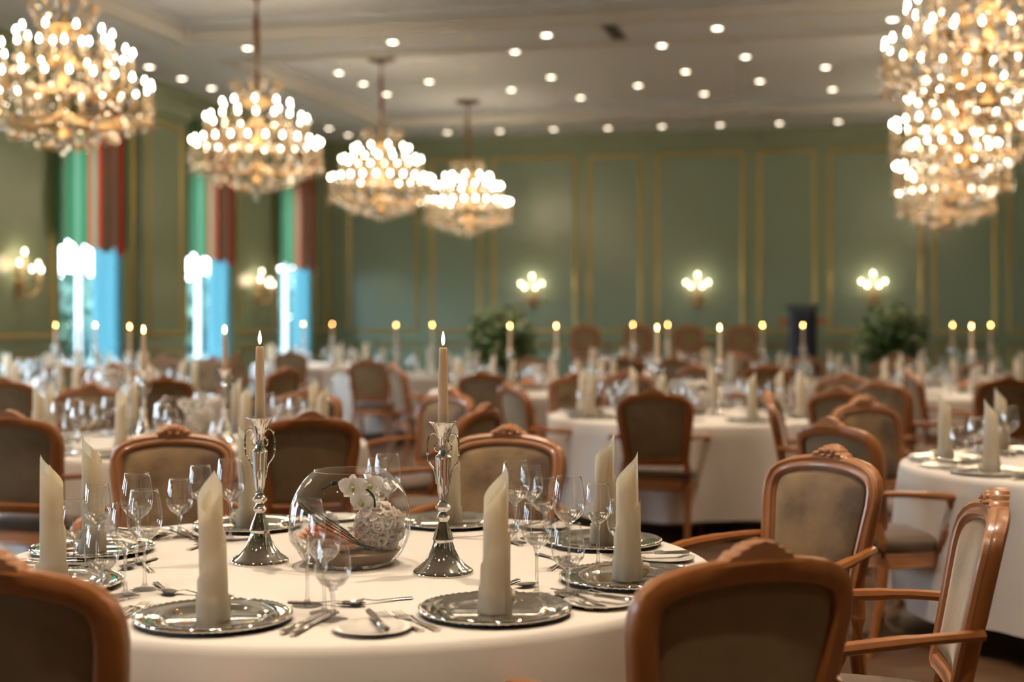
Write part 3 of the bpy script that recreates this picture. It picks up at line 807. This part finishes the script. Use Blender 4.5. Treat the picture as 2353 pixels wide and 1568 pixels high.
top_me = MB().lathe([(0,ZT-0.006),(RT-0.02,ZT-0.006),(RT-0.02,ZT-0.035),(0,ZT-0.035)], 48).mesh('tabletop', WOOD)
ped_me = MB().lathe([(0,0),(0.30,0),(0.30,0.03),(0.08,0.08),(0.06,0.16),(0.06,0.60),(0.14,ZT-0.036),(0,ZT-0.036)], 20).mesh('pedestal', WOOD)

# place setting pieces ------------------------------------------------
def charger_mesh():
    m = MB(); n = 120
    prof = [(0.0,0.004),(0.098,0.004),(0.106,0.006),(0.112,0.012),(0.118,0.0145),(0.150,0.0165),(0.162,0.0175),(0.1675,0.0205),(0.1725,0.0185),(0.1735,0.014),(0.170,0.010),(0.112,0.006),(0.100,0.0),(0.0,0.0)]
    m.lathe(prof, n)
    v2 = []
    for x, y, z in m.v:
        r = sqrt(x*x+y*y)
        if r > 0.165:
            a = atan2(y, x); k = 0.5 + 0.5*cos(60*a)
            z += 0.0022*(k-0.5); 
        v2.append((x, y, z))
    m.v = v2
    return m.mesh('charger_plate', SILVER, True, 0)
CHARGER = charger_mesh()
def napkin_meshes(h=0.325, r=0.0268):
    n = 40
    def tube_part(fz0, fz1, rad, a0, a1, rows=10):
        m = MB(); vs_ = []
        for j in range(rows+1):
            for i in range(n+1):
                a = a0 + (a1-a0)*i/n; z = fz0(a) + (fz1(a)-fz0(a))*j/rows
                q = rad(a, z); vs_.append((q*cos(a), q*sin(a), z))
        fs = []
        for j in range(rows):
            for i in range(n):
                fs.append((j*(n+1)+i, j*(n+1)+i+1, (j+1)*(n+1)+i+1, (j+1)*(n+1)+i))
        return m.add(vs_, fs)
    def topz(a):                                   # peak at angle 0
        k = abs(((a + pi) % (2*pi)) - pi) / pi
        return h - 0.085 * (k ** 0.85)
    taper = lambda z: 1.0 + 0.10 * (1 - z / h)
    roll = tube_part(lambda a: 0.0, topz, lambda a, z: r * taper(z) * (1 + 0.03*cos(2*a)), 0, 2*pi, 14)
    inner = tube_part(lambda a: 0.15, lambda a: topz(a+0.5) - 0.012, lambda a, z: (r-0.006) * taper(z), 0.2, 2*pi-0.9, 8)
    wrap = tube_part(lambda a: 0.0, lambda a: 0.075 + 0.13 * (a - 1.7) / 4.2, lambda a, z: (r+0.0048) * taper(z) * (1 + 0.03*cos(2*a)), 1.7, 5.9, 10)
    cuff = tube_part(lambda a: 0.0, lambda a: 0.055 + 0.004*sin(a), lambda a, z: (r+0.0082) * taper(z) * (1 + 0.03*cos(2*a)), 0.0, 2*pi, 4)
    tail = MB().tube(spline([(r+0.008,0.008,0.010),(r+0.022,0.010,0.018),(r+0.026,0.0,0.030),(r+0.014,-0.006,0.034),(r+0.006,0,0.026)], 3), 0.007, 6, flat=1.6)
    return [(k_, m_.mesh('napkin_' + k_, NAPKIN, True, 0)) for k_, m_ in (('roll', roll), ('inner_fold', inner), ('wrapped_edge', wrap), ('cuff', cuff), ('tucked_tail', tail))]
NAP = napkin_meshes()
def glass_mesh(kind, mats, n=28, thin=False):
    if kind == 'tall': hh, foot, stem, R, Rr, zb = 0.245, 0.036, 0.0042, 0.0435, 0.033, 0.112
    elif kind == 'medium': hh, foot, stem, R, Rr, zb = 0.222, 0.034, 0.0042, 0.037, 0.0285, 0.108
    else: hh, foot, stem, R, Rr, zb = 0.178, 0.034, 0.0046, 0.0405, 0.030, 0.062
    bh = hh - zb
    bowl_o = [(stem*1.4,zb-0.004),(R*0.30,zb+0.010),(R*0.66,zb+bh*0.16),(R*0.92,zb+bh*0.29),(R,zb+bh*0.42),(R*0.985,zb+bh*0.55),(R*0.93,zb+bh*0.72),(R*0.85,zb+bh*0.88),(Rr,hh)]
    bowl_o[-2] = ((R*0.93*0.45 + Rr*0.55), zb+bh*0.88)
    w = 0.0011
    bowl_i = [(max(r-w-(0.004 if i < 2 else 0.001 if i == 2 else 0), 0.0), z+(0.007 if i < 2 else 0.002 if i == 2 else 0)) for i, (r, z) in enumerate(bowl_o)]
    foot_p = [(0,0),(foot,0.0),(foot,0.0015),(foot*0.6,0.004),(foot*0.22,0.009),(stem*1.2,0.018),(stem,0.035),(stem,zb-0.02)]
    if thin:
        a = MB().lathe([(0.001,zb)] + bowl_o[1:] + [(Rr-0.0008,hh+0.0006),(Rr-0.0014,hh-0.002)], n).mesh('bowl', mats, True, 0)
        b = MB().lathe(foot_p + [(0.001, zb)], n).mesh('stem', mats)
        return a, b
    inner = [(r, z) for r, z in reversed(bowl_i)]
    inner[-1] = (0.0, zb + 0.012); inner[-2] = (R*0.22, zb+0.0165)
    a = MB().lathe([(0.0,zb-0.001)] + bowl_o + [(Rr-w*0.5, hh+0.0006)] + inner, n).mesh('bowl', mats, True, 0)
    k2 = 0.985                                        # stem runs into the thick glass at the bottom of the bowl
    lens = [(stem*1.3, zb-0.004)] + [(r*k2, z) for r, z in bowl_o[1:4]]
    lens += [(bowl_o[3][0]*k2-0.0015, bowl_o[3][1]+0.0005), (R*0.60, zb+bh*0.175), (R*0.34, zb+bh*0.125), (0, zb+bh*0.105)]
    b = MB().lathe(foot_p + lens, n).mesh('stem', mats, True, 60)
    return a, b
GL = {}
for k in ('tall','medium','water'):
    GL[k] = (glass_mesh(k, GLASS_THIN, 32, True)[0], glass_mesh(k, GLASS, 24)[1])
GLT = {k: glass_mesh(k, GLASS_FAR, 16, True) for k in ('tall','medium','water')}
GNAME = {'tall': 'tall wine glass', 'medium': 'slim wine glass', 'water': 'short water goblet'}
def bread_plate_mesh():
    return MB().lathe([(0,0.004),(0.050,0.004),(0.058,0.007),(0.084,0.0125),(0.0855,0.012),(0.085,0.0105),(0.058,0.004),(0.050,0.0),(0,0)], 40).mesh('bread_plate', PORCELAIN)
BREAD = bread_plate_mesh()
def knife_meshes():
    h = MB(); rr = []
    for y, w, t_ in ((0,0.006,0.004),(0.01,0.010,0.0055),(0.05,0.0085,0.005),(0.095,0.0075,0.0045),(0.10,0.005,0.003)):
        rr.append([(w*cos(a), y, 0.006 + t_*sin(a)) for a in [2*pi*i/8 for i in range(8)]])
    h.rings(rr)
    b = MB(); rr = []
    for y, x0, x1 in ((0.10,-0.004,0.005),(0.12,-0.008,0.009),(0.17,-0.009,0.010),(0.205,-0.007,0.009),(0.225,0.001,0.007),(0.229,0.004,0.006)):
        rr.append([(x0,y,0.0055),(x1,y,0.005),(x1,y,0.0065),(x0,y,0.0062)])
    b.rings(rr)
    return [('handle', h.mesh('knife_handle', STEEL)), ('blade', b.mesh('knife_blade', STEEL))]
def fork_meshes():
    h = MB(); h.tube([(0,0,0.003),(0,0.03,0.004),(0,0.09,0.006),(0,0.125,0.012)], [0.0095,0.008,0.0045,0.004], 8, flat=0.35)
    b = MB(); rr = []
    for y, w, z in ((0.122,0.004,0.012),(0.135,0.010,0.009),(0.15,0.0125,0.005)): rr.append([(-w,y,z),(w,y,z),(w,y,z+0.002),(-w,y,z+0.002)])
    b.rings(rr)
    for x in (-0.0108,-0.0036,0.0036,0.0108): b.tube([(x,0.148,0.006),(x,0.17,0.004),(x*0.95,0.198,0.010)], [0.002,0.0018,0.0008], 5)
    return [('handle', h.mesh('fork_handle', STEEL)), ('tines', b.mesh('fork_tines', STEEL))]
def spoon_meshes():
    h = MB(); h.tube([(0,0,0.003),(0,0.03,0.004),(0,0.08,0.006),(0,0.118,0.011),(0,0.132,0.009)], [0.009,0.0075,0.004,0.0035,0.005], 8, flat=0.35)
    b = MB(); rr = []
    for k in range(7):
        t_ = k/6; y = 0.128 + 0.062*t_; w = 0.021*sqrt(max(0.02, 1-(2*t_-1)**2))*(1-0.15*t_); dz = 0.009*(1-(2*t_-1)**2)
        rr.append([(-w,y,0.010),(-w*0.5,y,0.010-dz*0.75),(0,y,0.010-dz),(w*0.5,y,0.010-dz*0.75),(w,y,0.010),(w*0.5,y,0.0112-dz*0.75),(0,y,0.0112-dz),(-w*0.5,y,0.0112-dz*0.75)])
    b.rings(rr)
    return [('handle', h.mesh('spoon_handle', STEEL)), ('bowl', b.mesh('spoon_bowl', STEEL))]
CUT = {'knife': knife_meshes(), 'fork': fork_meshes(), 'spoon': spoon_meshes()}
# candlestick
def stick_meshes():
    foot = MB().lathe([(0,0),(0.079,0),(0.0795,0.004),(0.078,0.009),(0.072,0.014),(0.058,0.024),(0.042,0.042),(0.031,0.064),(0.0265,0.080),(0.026,0.086),(0.028,0.090),(0.026,0.094),(0.024,0.104),(0.014,0.128),(0.0115,0.136)], 40).mesh('foot', SILVER)
    shaft = MB().lathe([(0.0115,0.136),(0.0165,0.142),(0.018,0.148),(0.012,0.155),(0.011,0.162),(0.020,0.170),(0.021,0.175),(0.012,0.183),(0.010,0.192),(0.0145,0.215),(0.019,0.260),(0.021,0.298),(0.022,0.304),(0.020,0.307),(0.013,0.313),(0.011,0.330),(0.0125,0.338)], 32).mesh('shaft', SILVER)
    m = MB(); n = 64
    prof = [(0.0125,0.338),(0.0145,0.350),(0.019,0.368),(0.027,0.386),(0.034,0.394),(0.0365,0.396),(0.034,0.3975),(0.026,0.391),(0.018,0.375),(0.016,0.362),(0.0,0.360)]
    m.lathe(prof, n)
    v2 = []
    for x, y, z in m.v:
        r = sqrt(x*x+y*y)
        if r > 0.015: a = atan2(y, x); k = 1 + 0.035*cos(16*a)*min(1, r/0.034); x *= k; y *= k
        v2.append((x, y, z))
    m.v = v2
    cup = m.mesh('cup', SILVER, True, 0)
    hd = MB().tube(spline([(0.012,0,0.318),(0.021,0,0.322),(0.022,0,0.333),(0.015,0,0.343),(0.014,0,0.356),(0.024,0,0.366),(0.036,0,0.360),(0.042,0,0.343),(0.0425,0,0.318),(0.041,0,0.296),(0.035,0,0.284),(0.024,0,0.268),(0.0195,0,0.246),(0.0175,0,0.232)], 4), 0.0022, 6).ball((0.0427,0,0.312), 0.004, 8, 6).mesh('handle', SILVER)
    candle = MB().lathe([(0,0.361),(0.0145,0.361),(0.0138,0.42),(0.0125,0.50),(0.0112,0.575),(0.0108,0.588),(0.0092,0.590),(0.004,0.5875),(0,0.587)], 20).mesh('taper_candle', WAX)
    wick = MB().tube([(0,0,0.585),(0.0003,0,0.595),(0.0012,0,0.601)], [0.0011,0.0011,0.0008], 5).mesh('wick', WICK)
    flame = MB().lathe([(0,0.5955),(0.0030,0.599),(0.0048,0.606),(0.0050,0.612),(0.0036,0.621),(0.0015,0.630),(0,0.634)], 12).mesh('flame', FLAME)
    return foot, shaft, cup, hd, candle, wick, flame
ST = stick_meshes()
def candlestick(x, y, rz, lab, group, scale_flame=1.0):
    T = thing('silver_candlestick', 'silver candlestick with two curled handles ' + lab, 'candlestick', (x, y, ZT), rz, 'silver candlesticks')
    ob('foot', ST[0], T); sh = ob('shaft', ST[1], T); ob('cup', ST[2], T)
    ob('handle', ST[3], sh); ob('handle', ST[3], sh, rz=pi)
    C = thing('taper_candle', 'lit ivory taper candle ' + lab, 'candle', (x, y, ZT), rz, 'lit taper candles')
    ob('wax', ST[4], C); w = ob('wick', ST[5], C); ob('flame', ST[6], C)

# centrepiece bowl ----------------------------------------------------
def bowl_mesh(n=64, th=0.004):
    R, zc = 0.166, 0.120
    pts = []
    a0, a1 = math.asin(-0.118/R), math.asin(0.132/R)
    for i in range(22):
        a = a0 + (a1-a0)*i/21; pts.append((R*cos(a), zc + R*sin(a)))
    inner = [((R-th)*cos(a0 + (a1-a0)*i/21), zc + (R-th)*sin(a0 + (a1-a0)*i/21)) for i in range(21, -1, -1)]
    inner = [(r, max(z, 0.008)) for r, z in inner]
    return MB().lathe([(0,0.002)] + pts + [(R*cos(a1)-0.002, zc+R*sin(a1)+0.002), (R*cos(a1)-0.004, zc+R*sin(a1))], n).mesh('fishbowl', BOWLGLASS, True, 0)
GLASSB = solid_glass('bowl_solid_glass', (1,1,1), 0.5, 1.3)
BOWL = bowl_mesh()
BOWL_FAR = MB().lathe([(0.117,0.002)] + [(0.166*cos(a), 0.12+0.166*sin(a)) for a in [math.asin(-0.118/0.166) + (math.asin(0.132/0.166)-math.asin(-0.118/0.166))*i/12 for i in range(13)]], 32).mesh('fishbowl_far', BOWLGLASS)
SAND_ME = MB().lathe([(0,0.010),(0.112,0.010),(0.138,0.040),(0.10,0.046),(0.0,0.050)], 32).mesh('sand_layer', SAND)
def petal_ball(c, r, n, size, mats, seed, cup=0.4):
    rnd = random.Random(seed); m = MB(); C = Vector(c)
    m.ball(c, (r*0.78,)*3, 14, 9, 0)
    for i in range(n):
        z = 1 - 2*(i+0.5)/n; a = i*2.39996; q = sqrt(1-z*z)
        d = (Vector((q*cos(a), q*sin(a), z)) + Vector([rnd.gauss(0,0.06) for _ in range(3)])).normalized()
        p = C + d * r * rnd.uniform(0.86, 1.0)
        t_ = d.orthogonal().normalized(); t_.rotate(Matrix.Rotation(rnd.uniform(0,6.28), 3, d)); b = d.cross(t_)
        s = size * rnd.uniform(0.8, 1.2)
        vs_ = [p - d*s*0.35] + [p + (t_*cos(k*pi/3) + b*sin(k*pi/3))*s*(1.0 if k % 2 else 0.8) + d*s*(cup*rnd.uniform(-0.4,0.9)) for k in range(6)]
        m.add(vs_, [(0, 1+k, 1+(k+1) % 6) for k in range(6)], rnd.randrange(len(mats)))
    return m.mesh('petals', mats, True, 0)
HYD = petal_ball((0.080,-0.028,0.102), 0.068, 230, 0.017, [PETAL, PETAL, PETAL_P], 2)
ROSES = []
def rose(c, r, seed):
    m = MB(); rnd = random.Random(seed); C = Vector(c)
    for ring_, (k, rr, z, tilt) in enumerate(((3,0.16,0.42,0.1),(4,0.32,0.34,0.3),(5,0.55,0.18,0.6),(6,0.80,0.0,0.9),(7,0.98,-0.2,1.1))):
        for i in range(k):
            a = 2*pi*i/k + ring_*0.7 + rnd.uniform(-0.1,0.1); w = 1.5*pi/k
            vs_ = []
            for j in range(5):
                for q in range(5):
                    aa = a + w*(q/4-0.5)*1.5; h = j/4
                    rad = r*(rr*(0.55+0.45*h) + 0.12*tilt*h*h*(1+0.3*cos((q-2)*1.2))); zz = r*(z - 0.45 + 0.75*h - 0.22*tilt*h*h - 0.12*abs(q/4-0.5)*h)
                    vs_.append(C + Vector((rad*cos(aa), rad*sin(aa), zz)))
            m.add(vs_, [(j*5+q, j*5+q+1, (j+1)*5+q+1, (j+1)*5+q) for j in range(4) for q in range(4)])
    m.ball((c[0], c[1], c[2]-r*0.3), r*0.5, 10, 6)
    return m.mesh('rose_head', PEACH, True, 0)
ROSES = [rose((-0.058,-0.058,0.092), 0.046, 1), rose((-0.008,-0.085,0.078), 0.040, 2), rose((-0.098,-0.015,0.084), 0.040, 3)]
def orchid_mesh():
    m = MB()
    for (cx, cy, cz, s, ry, seed) in ((0.012,-0.045,0.212,0.036,0.0,1),(0.058,-0.032,0.216,0.033,0.5,2),(0.036,-0.05,0.172,0.030,-0.3,3)):
        rnd = random.Random(seed)
        for k, (a, l, w) in enumerate(((90,1.0,0.62),(18,1.15,0.95),(162,1.15,0.95),(225,0.95,0.60),(315,0.95,0.60))):
            a = radians(a) + ry*0.4; dx, dz = cos(a), sin(a); vs_ = []
            for j in range(6):
                t_ = j/5; ww = w*s*0.62*sin(pi*min(1, t_*0.93+0.05))**0.7
                for q in (-1, -0.5, 0, 0.5, 1):
                    vs_.append((cx + dx*l*s*t_ - dz*ww*q, cy - 0.010*t_*(1-t_)*4*0.6 + 0.006*abs(q)*t_ - 0.004*k*0.2, cz + dz*l*s*t_ + dx*ww*q))
            m.add(vs_, [(j*5+q, j*5+q+1, (j+1)*5+q+1, (j+1)*5+q) for j in range(5) for q in range(4)], 0)
        m.ball((cx, cy-0.010, cz-0.003), (0.007,0.009,0.008), 8, 6, 1)
    return m.mesh('orchid_blossoms', [PETAL, BUD], True, 0)
ORCHID = orchid_mesh()
def blades_mesh():
    ms = []
    for i, (dx, dz) in enumerate(((0,0),(0.012,0.010),(-0.010,-0.008),(0.020,0.004),(-0.004,0.016))):
        ms.append(MB().tube(spline([(-0.130+dx*0.3,-0.055,0.175+dz),(-0.085+dx,-0.098,0.142+dz),(-0.02+dx,-0.128,0.108+dz*0.6),(0.045,-0.128,0.070+dz*0.3),(0.085,-0.108,0.058)], 5), [0.0012]+[0.0034]*18+[0.002,0.001], 6, flat=0.5).mesh('grass_blade', STEM))
    return ms
BLADES = blades_mesh()
OSTEM = MB().tube(spline([(0.066,-0.05,0.105),(0.072,-0.055,0.150),(0.066,-0.045,0.190),(0.030,-0.040,0.215),(-0.03,-0.03,0.222),(-0.075,-0.03,0.205)], 5), 0.0028, 6).ball((-0.04,-0.032,0.222),(0.009,0.006,0.009),8,6).mesh('orchid_stem', STEM)
def centrepiece(x, y, rz, where, near):
    B = thing('glass_fishbowl', 'round glass bowl with flowers inside ' + where, 'bowl', (x, y, ZT), rz, 'flower bowls on the tables')
    ob('glass', BOWL if near else BOWL_FAR, B); ob('sand_layer', SAND_ME, B)
    Hd = thing('hydrangea_bloom', 'white hydrangea bloom inside the glass bowl ' + where, 'flower', (x, y, ZT), rz, 'hydrangeas in the bowls'); ob('petals', HYD, Hd)
    for q, (me, w_) in enumerate(zip(ROSES, ('middle', 'front', 'left'))):
        o = ob('peach_rose', me, None, (x, y, ZT), rz); tag(o, '%s peach rose inside the glass bowl %s' % (w_, where), 'rose', 'peach roses in the bowls')
    O = thing('orchid_spray', 'white orchid spray arching inside the bowl ' + where, 'orchid', (x, y, ZT), rz, 'orchids in the bowls'); ob('blossoms', ORCHID, O); ob('stem', OSTEM, O)
    if near:
        G = thing('grass_spray', 'dark green grass blades sweeping across inside the bowl ' + where, 'grass blades', (x, y, ZT), rz)
        for me in BLADES: ob('blade', me, G)

def polar(c, ang, r, t_=0.0):
    a = radians(ang); return (c[0] + r*cos(a) - t_*sin(a), c[1] + r*sin(a) + t_*cos(a))
def project(x, y, z): return CX + FPX * x / y, HY + FPX * (H - z) / y

rndT = random.Random(11)
def table(c, angles, where, near=2, peaks=None, sticks=None, stick_ax=0.0, glasses=('tall','medium','water'), bowl=True, seed=0, skip=()):
    """near: 3 = every piece, 2 = without dessert cutlery, 1 = plates, napkins and glasses"""
    T = thing('round_table', 'round banquet table hidden under its cloth, the ' + where, 'table', (c[0], c[1], 0), 0, 'round banquet tables')
    ob('tabletop', top_me, T); ob('pedestal', ped_me, T)
    cl = ob('tablecloth', cloth_mesh(seed), None, (c[0], c[1], 0)); tag(cl, 'cream linen cloth hanging in folds over the ' + where, 'tablecloth', 'cream tablecloths')
    # settings in view, numbered by their napkins from left to right
    st = []
    for i, a in enumerate(angles):
        x, y = polar(c, a, 0.78); px, py = project(x, y, ZT)
        if -120 < px < 2480: st.append((px, i, a, x, y))
    st.sort(); n = len(st)
    for k, (px, i, a, x, y) in enumerate(st):
        nm = nth(k, n)
        by = 'under the %s napkin, %s' % (nm, where)
        ra = radians(a - 90)                       # the diner's view: local +y points inward
        inw = radians(a + 90)
        o = ob('charger_plate', CHARGER, None, (x, y, ZT), ra); tag(o, 'beaded silver charger plate ' + by, 'charger', 'silver charger plates')
        pk = radians(peaks[i]) if peaks else rndT.uniform(0, 2*pi)
        N = thing('rolled_napkin', 'ivory napkin rolled upright, %s on the %s' % (nm, where), 'napkin', (x, y, ZT + 0.0045), pk, 'rolled napkins')
        N.rotation_euler = (rndT.uniform(-0.03,0.03), rndT.uniform(-0.03,0.03), pk)
        for k_, me in NAP: ob(k_, me, N)
        for g, (r_, t_) in zip(('tall','medium','water'), ((0.57,0.135),(0.635,0.195),(0.70,0.24))):
            if g not in glasses or (i, g) in skip: continue
            gx, gy = polar(c, a, r_ + rndT.uniform(-0.012,0.012), t_ + rndT.uniform(-0.012,0.012))
            G = thing('water_goblet' if g == 'water' else 'wine_glass', '%s beside the %s napkin, %s' % (GNAME[g], nm, where), 'glass', (gx, gy, ZT), rndT.uniform(0, 6), 'glasses on the tables')
            me = GL[g] if near >= 3 else GLT[g]
            ob('bowl', me[0], G); ob('stem', me[1], G)
        if near >= 2:
            bx, by_ = polar(c, a, 0.80, -0.315)
            o = ob('bread_plate', BREAD, None, (bx, by_, ZT)); tag(o, 'white bread plate left of the %s napkin, %s' % (nm, where), 'plate', 'white bread plates')
            items = [('knife', 0.86, 0.205, 180, 'inner table knife'), ('knife', 0.875, 0.232, 180, 'outer table knife'), ('fork', 0.87, -0.198, 180, 'inner fork'), ('fork', 0.86, -0.228, 180, 'outer fork')]
            if near >= 3: items += [('spoon', 0.545, 0.075, 90, 'dessert spoon'), ('fork', 0.522, -0.085, -90, 'dessert fork'), ('knife', 0.88, -0.32, 165, 'butter knife on the bread plate')]
            for kd, r_, t_, turn, nm2 in items:
                kx, ky = polar(c, a, r_ + rndT.uniform(-0.006,0.006), t_ + rndT.uniform(-0.004,0.004))
                z = ZT + (0.0125 if 'butter' in nm2 else 0.0)
                rz = radians(a - 90) + radians(turn) + rndT.uniform(-0.04, 0.04)
                O = thing(kd, 'silver %s near the %s napkin, %s' % (nm2, nm, where), kd, (kx, ky, z), rz, 'cutlery')
                for k_, me in CUT[kd]: ob(k_, me, O)
    if sticks is None:
        ax = radians(stick_ax)
        sticks = [(c[0]-0.22*cos(ax), c[1]-0.22*sin(ax)), (c[0]+0.22*cos(ax), c[1]+0.22*sin(ax))]
    names = ['left of the bowl' if bowl else 'left of the pair', 'right of the bowl' if bowl else 'right of the pair']
    for (sx, sy), nm in zip(sticks, names):
        if -60 < project(sx, sy, ZT)[0] < 2420:
            candlestick(sx, sy, radians(rndT.uniform(-15, 15)), '%s, %s' % (nm, where), None)
    if bowl: centrepiece(c[0], c[1], 0, 'on the ' + where, near >= 3)

EIGHT = [22.5 + 45*k for k in range(8)]
def ang(o): return [o + 45*k for k in range(8)]
C1 = (-0.44, 3.87)
table(C1, [254, 301, 340, 24.7, 72, 121, 166, 206], 'front table', 3,
      peaks=[80, 40, 10, 15, 60, 170, 165, 175],
      sticks=[(-0.689, 3.886), (-0.18, 3.718)], seed=1)
table((-1.78, 7.72), ang(260), 'left middle table', 2, stick_ax=0, seed=2)
table((2.78, 6.45), [234, 204, 159, 114, 69, 24, 339, 279], 'right edge table', 2, peaks=[170,175,170,180,170,170,170,170], stick_ax=20, seed=3)
table((1.24, 10.0), ang(250), 'right middle table', 1, stick_ax=0, seed=4)
table((4.2, 13.0), ang(265), 'right rear table', 1, stick_ax=72, seed=5)
table((-3.5, 12.2), ang(270), 'table before the nearest window', 1, stick_ax=0, seed=6)
table((0.2, 13.5), ang(255), 'table before the left shrub', 1, stick_ax=0, seed=7)
table((2.95, 15.5), ang(262), 'table before the lectern', 1, stick_ax=0, seed=8, bowl=False)
table((-4.85, 15.8), ang(268), 'farthest left table', 1, stick_ax=0, seed=9)
table((-1.19, 17.3), ang(259), 'table before the hall corner', 1, stick_ax=0, seed=10, glasses=('tall','water'), bowl=False)
table((1.75, 18.0), ang(247), 'table before the stage', 1, stick_ax=0, seed=11, glasses=('tall','water'), bowl=False)
table((5.3, 16.4), ang(253), 'farthest right table', 1, stick_ax=0, seed=12, glasses=('tall','water'), bowl=False)
table((-2.95, 21.6), ang(251), 'table by the last window', 1, stick_ax=0, seed=13, glasses=('tall','water'), bowl=False)
